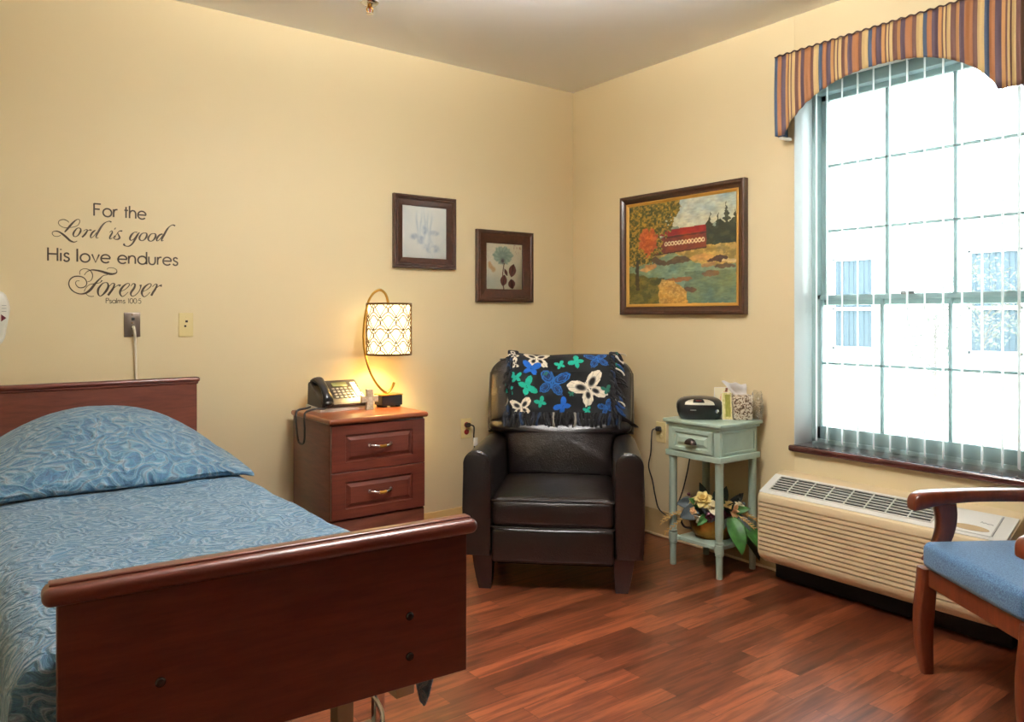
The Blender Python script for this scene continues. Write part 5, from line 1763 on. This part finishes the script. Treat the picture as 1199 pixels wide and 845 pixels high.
# ------------------------------------------------------------------ flowers on the shelf
fl = thing('flower_arrangement', 'artificial flowers in a brass pot on the lower shelf of the green table', 'flower arrangement', (-0.195, -1.290, 0.1475), -45)
fl.scale = (1.22, 1.22, 1.22)
m = MB()
rings = []
for z, k in ((0.0, 0.70), (0.006, 0.76), (0.010, 0.74), (0.022, 0.86), (0.045, 0.96), (0.070, 1.0), (0.092, 1.02), (0.098, 1.06), (0.104, 1.06), (0.104, 1.0), (0.090, 0.98)):
    rings.append([(0.098 * k * math.cos(2 * PI * j / 36), 0.068 * k * math.sin(2 * PI * j / 36), z) for j in range(36)])
m.loft(rings)
po = m.obj('pot', M['brass'], fl, smooth=50)
for s in (-1, 1):
    m = MB()
    m.tube(spline([(s * 0.094, 0, 0.092), (s * 0.122, 0, 0.088), (s * 0.130, 0, 0.062), (s * 0.116, 0, 0.038), (s * 0.088, 0, 0.034)], 5), 0.0048, 8)
    m.obj('handle', M['bronze'], po)
MB().ball((0, 0, 0.095), 0.085, 18, 8, sc=(1.05, 0.72, 0.28)).obj('moss', M['leaf_d'], fl)
rf = random.Random(11)
def petal(m, base, az, tilt, ln, w, curl, rollw=0.35):
    """one cupped petal growing from base; az around z, tilt from vertical"""
    rings = []
    A = Matrix.Translation(base) @ Matrix.Rotation(az, 4, 'Z')
    def fn(u, v):
        a = (u - 0.5) * 2
        ww = w * math.sin(PI * min(1, 0.12 + 0.86 * v)) ** 0.7
        th = tilt + curl * v
        y = ln * v * math.sin(th)
        z = ln * v * math.cos(th)
        return (a * ww, y - rollw * ww * a * a, z + 0.15 * ww * a * a)
    m.grid(fn, 6, 7, A)
def rose(c, r, mat, name='rose', n=14, lean=(0, 0)):
    m = MB()
    base = Vector(c)
    T = Matrix.Translation(base) @ Matrix.Rotation(lean[0], 4, 'X') @ Matrix.Rotation(lean[1], 4, 'Y')
    sub = MB()
    for k in range(n):
        f = k / (n - 1)
        petal(sub, (0, 0, 0), k * 2.4, R(6 + 66 * f), r * (0.95 + 0.35 * f), r * (0.34 + 0.34 * f), R(10 + 28 * f))
    m.add(sub.v, sub.f, T)
    m.ball((0, 0, 0), r * 0.3, 8, 6, T)
    o = m.obj(name, mat, fl, smooth=70, fix=False)
    s = o.modifiers.new('thickness', 'SOLIDIFY'); s.thickness = 0.0012
    return o
def leaf(base, tip, w, mat, sag=0.02, name='leaf', fold=0.25):
    m = MB()
    a, b = Vector(base), Vector(tip)
    d = b - a
    L = d.length
    side = d.cross(Vector((0.2, -1, 0.35))).normalized()
    nrm = side.cross(d).normalized()
    def fn(u, v):
        q = (u - 0.5) * 2
        ww = w * (math.sin(PI * (0.04 + 0.95 * v) ** 0.8)) ** 0.85
        p = a + d * v + side * q * ww + nrm * (fold * ww * abs(q) + sag * math.sin(PI * v))
        return tuple(p)
    m.grid(fn, 8, 14)
    m.tube([a, a + d * 0.06, a + d * 0.12 + nrm * sag * .3], 0.0018, 5)
    o = m.obj(name, mat, fl, smooth=60, fix=False)
    s = o.modifiers.new('thickness', 'SOLIDIFY'); s.thickness = 0.0010
    return o
# in the arrangement's frame: -Y faces the viewer, +x is to the picture's right
rose((-0.046, -0.045, 0.160), 0.038, M['cream'], lean=(R(38), R(-8)))
rose((-0.078, -0.032, 0.150), 0.024, M['cream'], n=9, lean=(R(35), R(-30)))
rose((-0.004, -0.062, 0.135), 0.040, M['whitepet'], 'lily', 6, (R(30), R(-12)))
rose((-0.062, -0.070, 0.095), 0.024, M['whitepet'], 'lily', 5, (R(140), R(-10)))
rose((0.072, -0.050, 0.128), 0.036, M['peach'], 'lily', 6, (R(50), R(30)))
rose((0.015, -0.072, 0.112), 0.028, M['burg'], 'rose', 12, (R(68), R(10)))
rose((0.050, -0.062, 0.094), 0.022, M['burg'], 'rose', 10, (R(80), R(20)))
rose((-0.022, -0.078, 0.100), 0.020, M['burg'], 'rose', 10, (R(85), R(-10)))
rose((-0.088, -0.050, 0.118), 0.017, M['peach'], 'rose', 9, (R(70), R(-30)))
rose((0.098, -0.040, 0.140), 0.022, M['whitepet'], 'rose', 9, (R(45), R(40)))
rose((0.052, -0.070, 0.150), 0.020, M['cream'], 'rose', 9, (R(50), R(15)))
rose((0.030, 0.030, 0.155), 0.030, M['burg'], 'rose', 10, (R(-20), R(20)))
leaf((-0.06, -0.03, 0.125), (-0.140, -0.055, 0.090), 0.034, M['leaf_b'], 0.012)
leaf((-0.07, 0.0, 0.14), (-0.150, 0.0, 0.135), 0.026, M['leaf_b'], 0.012)
leaf((0.060, -0.070, 0.105), (0.098, -0.135, -0.030), 0.037, M['leaf'], 0.020)
leaf((0.080, -0.050, 0.110), (0.215, -0.075, -0.060), 0.026, M['leaf'], 0.03)
leaf((0.075, -0.040, 0.115), (0.185, -0.060, 0.010), 0.016, M['leaf_b'], 0.03)
leaf((0.085, 0.0, 0.10), (0.185, -0.020, -0.085), 0.026, M['leaf_d'], 0.03)
for k, (b, tp, w, mt) in enumerate((((-0.02, 0.02, 0.12), (-0.05, 0.05, 0.215), 0.02, 'leaf_d'), ((0.03, 0.02, 0.12), (0.06, 0.04, 0.205), 0.02, 'leaf_d'), ((0.06, 0.0, 0.12), (0.125, 0.01, 0.185), 0.02, 'leaf_b'),
                                    ((-0.02, -0.06, 0.10), (-0.015, -0.095, 0.085), 0.016, 'leaf_d'), ((-0.03, -0.05, 0.11), (-0.055, -0.09, 0.135), 0.016, 'leaf_b'), ((0.04, -0.05, 0.12), (0.075, -0.08, 0.165), 0.016, 'leaf_d'), ((0.0, 0.0, 0.12), (0.0, -0.04, 0.20), 0.018, 'leaf_d'), ((-0.03, -0.06, 0.11), (-0.075, -0.10, 0.070), 0.016, 'leaf'), ((0.03, -0.06, 0.11), (0.030, -0.11, 0.060), 0.017, 'leaf_d'), ((-0.05, -0.03, 0.13), (-0.105, -0.05, 0.170), 0.015, 'leaf'), ((0.07, -0.04, 0.12), (0.140, -0.07, 0.140), 0.017, 'leaf'), ((0.02, -0.05, 0.12), (0.03, -0.08, 0.190), 0.015, 'leaf'))):
    leaf(b, tp, w, M[mt], 0.008)
def wheat(base, tip, name='sprig'):
    m = MB()
    a, b = Vector(base), Vector(tip)
    d = (b - a)
    m.tube([a, a + d * 0.5 + Vector((0, 0, 0.008)), b], 0.0011, 5)
    u = d.normalized()
    s = u.cross(Vector((0, 1, 0.2))).normalized()
    for k in range(12):
        f = 0.42 + 0.55 * k / 11
        p = a + d * f + Vector((0, 0, 0.008 * math.sin(PI * f)))
        q = (u * 0.9 + s * (0.55 if k % 2 else -0.55)).normalized()
        m.tube([p, p + q * 0.007, p + q * 0.016], [0.0008, 0.0028, 0.0004], 5)
    return m.obj(name, M['wheat'], fl)
wheat((-0.080, 0.0, 0.115), (-0.215, -0.020, 0.055))
wheat((-0.080, -0.01, 0.112), (-0.205, -0.035, 0.080))
wheat((-0.075, -0.01, 0.105), (-0.200, -0.045, 0.020))
wheat((0.06, -0.06, 0.125), (0.150, -0.105, 0.070))
wheat((0.07, -0.05, 0.13), (0.165, -0.080, 0.095))
wheat((0.07, -0.04, 0.12), (0.200, -0.060, 0.075))
for p in ((0.10, -0.02, 0.165), (0.118, -0.03, 0.150), (0.110, 0.0, 0.178), (-0.094, -0.03, 0.165), (-0.100, -0.012, 0.178)):
    m = MB()
    m.ball(p, 0.0075, 10, 7)
    m.tube([(p[0] * 0.6, p[1], 0.12), p], 0.0011, 5)
    m.obj('berry', M['burg'] if p[0] < 0 else M['leaf_b'], fl)

# ------------------------------------------------------------------ air conditioner under the window
# local frame: x along the wall away from the corner, -y out into the room
ac = thing('air_conditioner', 'off white through-wall air conditioner unit under the window', 'air conditioner', (0, -2.095, 0), -90)
HW = 0.535
prof = [(0.0, 0.105), (-0.165, 0.095), (-0.200, 0.118), (-0.212, 0.140)]
GR = []
z = 0.156
while z < 0.385:
    prof += [(-0.2135, z), (-0.194, z + 0.0010), (-0.194, z + 0.0062), (-0.2135, z + 0.0072)]
    z += 0.0205
prof += [(-0.2135, 0.410), (-0.209, 0.421), (-0.198, 0.428), (-0.060, 0.496), (-0.045, 0.505), (-0.030, 0.510), (0.0, 0.511)]
def mod(p, k):
    """ends: pull the outline in for a rounded corner"""
    y, zz = p
    return (y * (1 - 0.055 * k), 0.30 + (zz - 0.30) * (1 - 0.035 * k))
m = MB()
flat = [(y if not (-0.2 < y < -0.19 and 0.15 < zz < 0.39) else -0.2135, zz) for y, zz in prof]
xs = [(-HW, flat, 1.0), (-HW + 0.004, flat, 0.5), (-HW + 0.014, flat, 0.08), (-HW + 0.018, prof, 0), (HW - 0.06, prof, 0), (HW - 0.056, flat, 0.08), (HW - 0.006, flat, 0.5), (HW, flat, 1.0)]
m.loft([[(x,) + mod(p, k) for p in pf] for x, pf, k in xs], True, True)
m.obj('housing', M['ptac'], ac, smooth=30)
# sloping top deck
SA = math.atan2(0.496 - 0.428, 0.198 - 0.060)
DM = Matrix.Translation((0, -0.129, 0.4625)) @ Matrix.Rotation(SA, 4, 'X')
m = MB()
m.rbox((0.0, 0.0, 0.0005), (1.062, 0.153, 0.005), 0.002, 1, M=DM)
m.obj('top_deck', M['ptac_t'], ac)
g0, g1 = -0.487, 0.255
m = MB(); m.rbox(((g0 + g1) / 2, 0.004, 0.0026), (g1 - g0, 0.108, 0.002), 0.0008, 1, M=DM); m.obj('vent_opening', M['dark'], ac)
m = MB()
for k in range(7):
    y = -0.050 + k * 0.018
    m.rbox(((g0 + g1) / 2, y, 0.0055), (g1 - g0 + 0.006, 0.0042, 0.006), 0.001, 1, M=DM)
for k in range(9):
    x = g0 + (g1 - g0) * k / 8
    m.rbox((x, 0.004, 0.006), (0.004, 0.112, 0.007), 0.001, 1, M=DM)
m.obj('vent_grille', M['ptac_t'], ac)
m = MB()
m.rbox((0.375, 0.002, 0.004), (0.205, 0.128, 0.006), 0.003, 2, M=DM)
cvo = m.obj('control_door', M['ptac_t'], ac)
m = MB()
pl = [(0.395 + 0.070 * math.cos(a), -0.036 + 0.018 * math.sin(a) * (1 if math.sin(a) > 0 else 0.75)) for a in [2 * PI * j / 30 for j in range(30)]]
m.prism(pl, 0.0066, 0.0078, 'z', DM)
m.obj('finger_recess', plain('tan_recess', C(176, 150, 112), 0.5), cvo)
m = MB(); m.rbox((0.482, 0.002, 0.006), (0.0016, 0.126, 0.003), 0.0006, 1, M=DM); m.obj('door_seam', M['grey_pl'], cvo)
m = MB()
pts = [(0.420, 0.006, 0.0076), (0.424, 0.012, 0.0076), (0.428, 0.006, 0.0076), (0.436, 0.008, 0.0076), (0.446, 0.004, 0.0076), (0.458, 0.005, 0.0076), (0.466, 0.002, 0.0076)]
m.tube([DM @ Vector(p) for p in spline(pts, 4)], 0.0011, 5)
m.obj('script_badge', M['grey_pl'], cvo)
MB().rbox((0, -0.045, 0.052), (1.03, 0.085, 0.100), 0.004, 1).obj('under_shade_block', M['dark'], ac)  # dark block added to stand for the shade under the unit

# ------------------------------------------------------------------ armchair at the right edge
ch = thing('armchair', 'wooden armchair with a blue upholstered seat at the right edge, beside the air conditioner', 'armchair', (-0.700, -2.703, 0), 235.6)
def bar(rings, mat, name, parent, k=5, smooth=50):
    """loft of rounded rectangles: (centre, (u axis half vector), (v axis half vector))"""
    out = []
    for c, u, v in rings:
        c, u, v = Vector(c), Vector(u), Vector(v)
        ring = []
        for j in range(16):
            a = 2 * PI * j / 16
            cu, sv = math.cos(a), math.sin(a)
            e = 0.42
            ring.append(c + u * math.copysign(abs(cu) ** e, cu) + v * math.copysign(abs(sv) ** e, sv))
        out.append(ring)
    m = MB()
    m.loft(out)
    return m.obj(name, mat, parent, smooth=smooth)
for sx in (-1, 1):
    x = sx * 0.262
    pts = [(x, 0.020, 0.0, .018, .020), (x, 0.015, 0.04, .021, .024), (x, 0.008, 0.12, .024, .028), (x, 0.010, 0.22, .027, .031), (x, 0.018, 0.31, .027, .030), (x, 0.024, 0.374, .027, .030)]
    lg = bar([((a, b, c), (w, 0, 0), (0, d, 0)) for a, b, c, w, d in spline(pts, 4)], M['chairwood'], 'leg', ch)
    MB().lathe([(0.012, 0), (0.014, 0.001), (0.014, 0.004), (0.012, 0.004)], 14, Matrix.Translation((x, 0.02, -0.0005))).obj('glide', M['dark'], lg)
    # rear leg runs up into the back post
    pts = [(x * 0.94, 0.600, 0.0, .019, .020), (x * 0.95, 0.565, 0.15, .022, .025), (x * 0.96, 0.545, 0.36, .024, .030), (x * 0.97, 0.560, 0.55, .023, .028), (x * 0.97, 0.610, 0.80, .021, .024), (x * 0.97, 0.650, 0.93, .018, .020)]
    bar([((a, b, c), (w, 0, 0), (0, d, 0)) for a, b, c, w, d in spline(pts, 4)], M['chairwood'], 'leg', ch)
    # arm support sweeping up and forward
    xa = sx * 0.278
    pts = [(xa, 0.045, 0.395, .020, .030), (xa, 0.080, 0.455, .020, .030), (xa, 0.098, 0.510, .021, .032), (xa, 0.100, 0.560, .022, .036), (xa, 0.092, 0.600, .023, .040)]
    bar([((a, b, c), (w, 0, 0), (0, d, 0)) for a, b, c, w, d in spline(pts, 4)], M['chairwood'], 'arm_support', ch)
    # arm with a scrolled front
    pts = [(xa, -0.030, 0.592, .020, .010), (xa, -0.026, 0.598, .026, .022), (xa, -0.012, 0.606, .030, .029), (xa, 0.02, 0.614, .031, .030), (xa, 0.08, 0.622, .031, .025), (xa, 0.20, 0.628, .030, .022), (xa * 0.98, 0.36, 0.628, .028, .022), (xa * 0.96, 0.50, 0.622, .026, .022), (xa * 0.95, 0.570, 0.618, .024, .022)]
    bar([((a, b, c), (w, 0, 0), (0, 0, d)) for a, b, c, w, d in spline(pts, 4)], M['chairwood'], 'arm', ch)
m = MB()
m.rbox((0, 0.028, 0.345), (0.48, 0.032, 0.066), 0.006, 2)
m.rbox((0, 0.545, 0.345), (0.46, 0.030, 0.066), 0.006, 2)
for sx in (-1, 1):
    m.rbox((sx * 0.255, 0.285, 0.345), (0.030, 0.50, 0.066), 0.006, 2)
m.obj('seat_rail', M['chairwood'], ch)
m = MB()
m.rbox((0, 0.262, 0.424), (0.520, 0.530, 0.096), 0.026, 4, 8, bow(0.004, 0.006, 0.012, 0.26, 0.265, 0.048))
m.obj('seat_cushion', M['upholstery'], ch, smooth=80)
m = MB()
m.rbox((0, 0.0, 0.0), (0.450, 0.070, 0.36), 0.028, 4, 6, bow(0, 0.014, 0, 0.225, 0.035, 0.18), M=Matrix.Translation((0, 0.575, 0.70)) @ Matrix.Rotation(R(-12), 4, 'X'))
m.obj('back_cushion', M['upholstery'], ch, smooth=80)
bar([((x, 0.645 - 0.02 * (1 - (x / .25) ** 2) * 0, 0.915 + 0.018 * (1 - (x / 0.26) ** 2)), (0, .018, 0), (0, 0, .028)) for x in [-0.255 + 0.51 * i / 12 for i in range(13)]], M['chairwood'], 'top_rail', ch)

# ------------------------------------------------------------------ light
M['dome'] = emit('ceiling_fill_glow', (1.0, 0.955, 0.87, 1), 40.0)
M['uplight'] = emit('ceiling_fill_top', (1.0, 0.965, 0.92, 1), 270.0)  # glowing tray top added to brighten the ceiling
def ceiling_fill(x, y, label):  # added light out of view, the main fill for the room
    t = thing('added_ceiling_fill', label, 'fill light', (x, y, H))
    MB().lathe([(0.0, 0), (0.085, 0), (0.085, -0.018), (0.07, -0.03), (0.0, -0.03)], 36).obj('base', M['chrome'], t)
    for k in range(3):
        a = 2 * PI * k / 3
        MB().tube([(0.06 * math.cos(a), 0.06 * math.sin(a), -0.028), (0.14 * math.cos(a), 0.14 * math.sin(a), -0.265)], 0.004, 8).obj('rod', M['chrome'], t)
    MB().lathe([(0.162, -0.266), (0.172, -0.270), (0.168, -0.295), (0.145, -0.335), (0.10, -0.360), (0.04, -0.372), (0.0, -0.373)], 36, cap=False).obj('diffuser', M['dome'], t)
    MB().lathe([(0.0, -0.250), (0.10, -0.254), (0.160, -0.264), (0.160, -0.268), (0.0, -0.268)], 36).obj('fill_tray', M['uplight'], t)
ceiling_fill(-1.85, -1.95, 'added round fill light, unseen overhead in the middle of the room')

w = bpy.data.worlds.new('sky')
scene.world = w
w.use_nodes = True
bg = w.node_tree.nodes['Background']
bg.inputs[0].default_value = (0.80, 0.91, 1.0, 1)
bg.inputs[1].default_value = 4.8
sun = bpy.data.lights.new('sun', 'SUN')
sun.energy = 3.0
sun.angle = R(2)
sun.color = (1.0, 0.97, 0.92)
so = bpy.data.objects.new('sun', sun)
col.objects.link(so)
so.rotation_euler = Vector((0.70, 0.25, -0.62)).to_track_quat('-Z', 'Y').to_euler()
so.location = (-8, -5, 12)
pl = bpy.data.lights.new('window_portal', 'AREA')
pl.shape = 'RECTANGLE'
pl.size, pl.size_y = 1.05, 1.85
pl.cycles.is_portal = True
po = bpy.data.objects.new('window_portal', pl)
col.objects.link(po)
po.location = (0.30, -2.125, 1.53)
po.rotation_euler = Vector((-1, 0, 0)).to_track_quat('-Z', 'Z').to_euler()

# ------------------------------------------------------------------ camera
cd = bpy.data.cameras.new('camera')
cd.sensor_width = 36
cd.lens = 36 * 899.41 / 1199
cd.shift_y = -(422.5 - 370) / 1199
cd.clip_start = 0.05
cam = bpy.data.objects.new('camera', cd)
col.objects.link(cam)
cam.location = (-3.3714, -3.7951, 1.2715)
cam.rotation_euler = (R(90), 0, R(52.929 - 90))
scene.camera = cam

scene.view_settings.view_transform = 'Standard'
scene.view_settings.look = 'None'
scene.view_settings.gamma = 1
scene.view_settings.use_curve_mapping = False
scene.view_settings.exposure = 1.31
scene.cycles.use_denoising = True
scene.cycles.max_bounces = 10
scene.cycles.diffuse_bounces = 6
scene.cycles.transparent_max_bounces = 24
scene.cycles.sample_clamp_indirect = 6
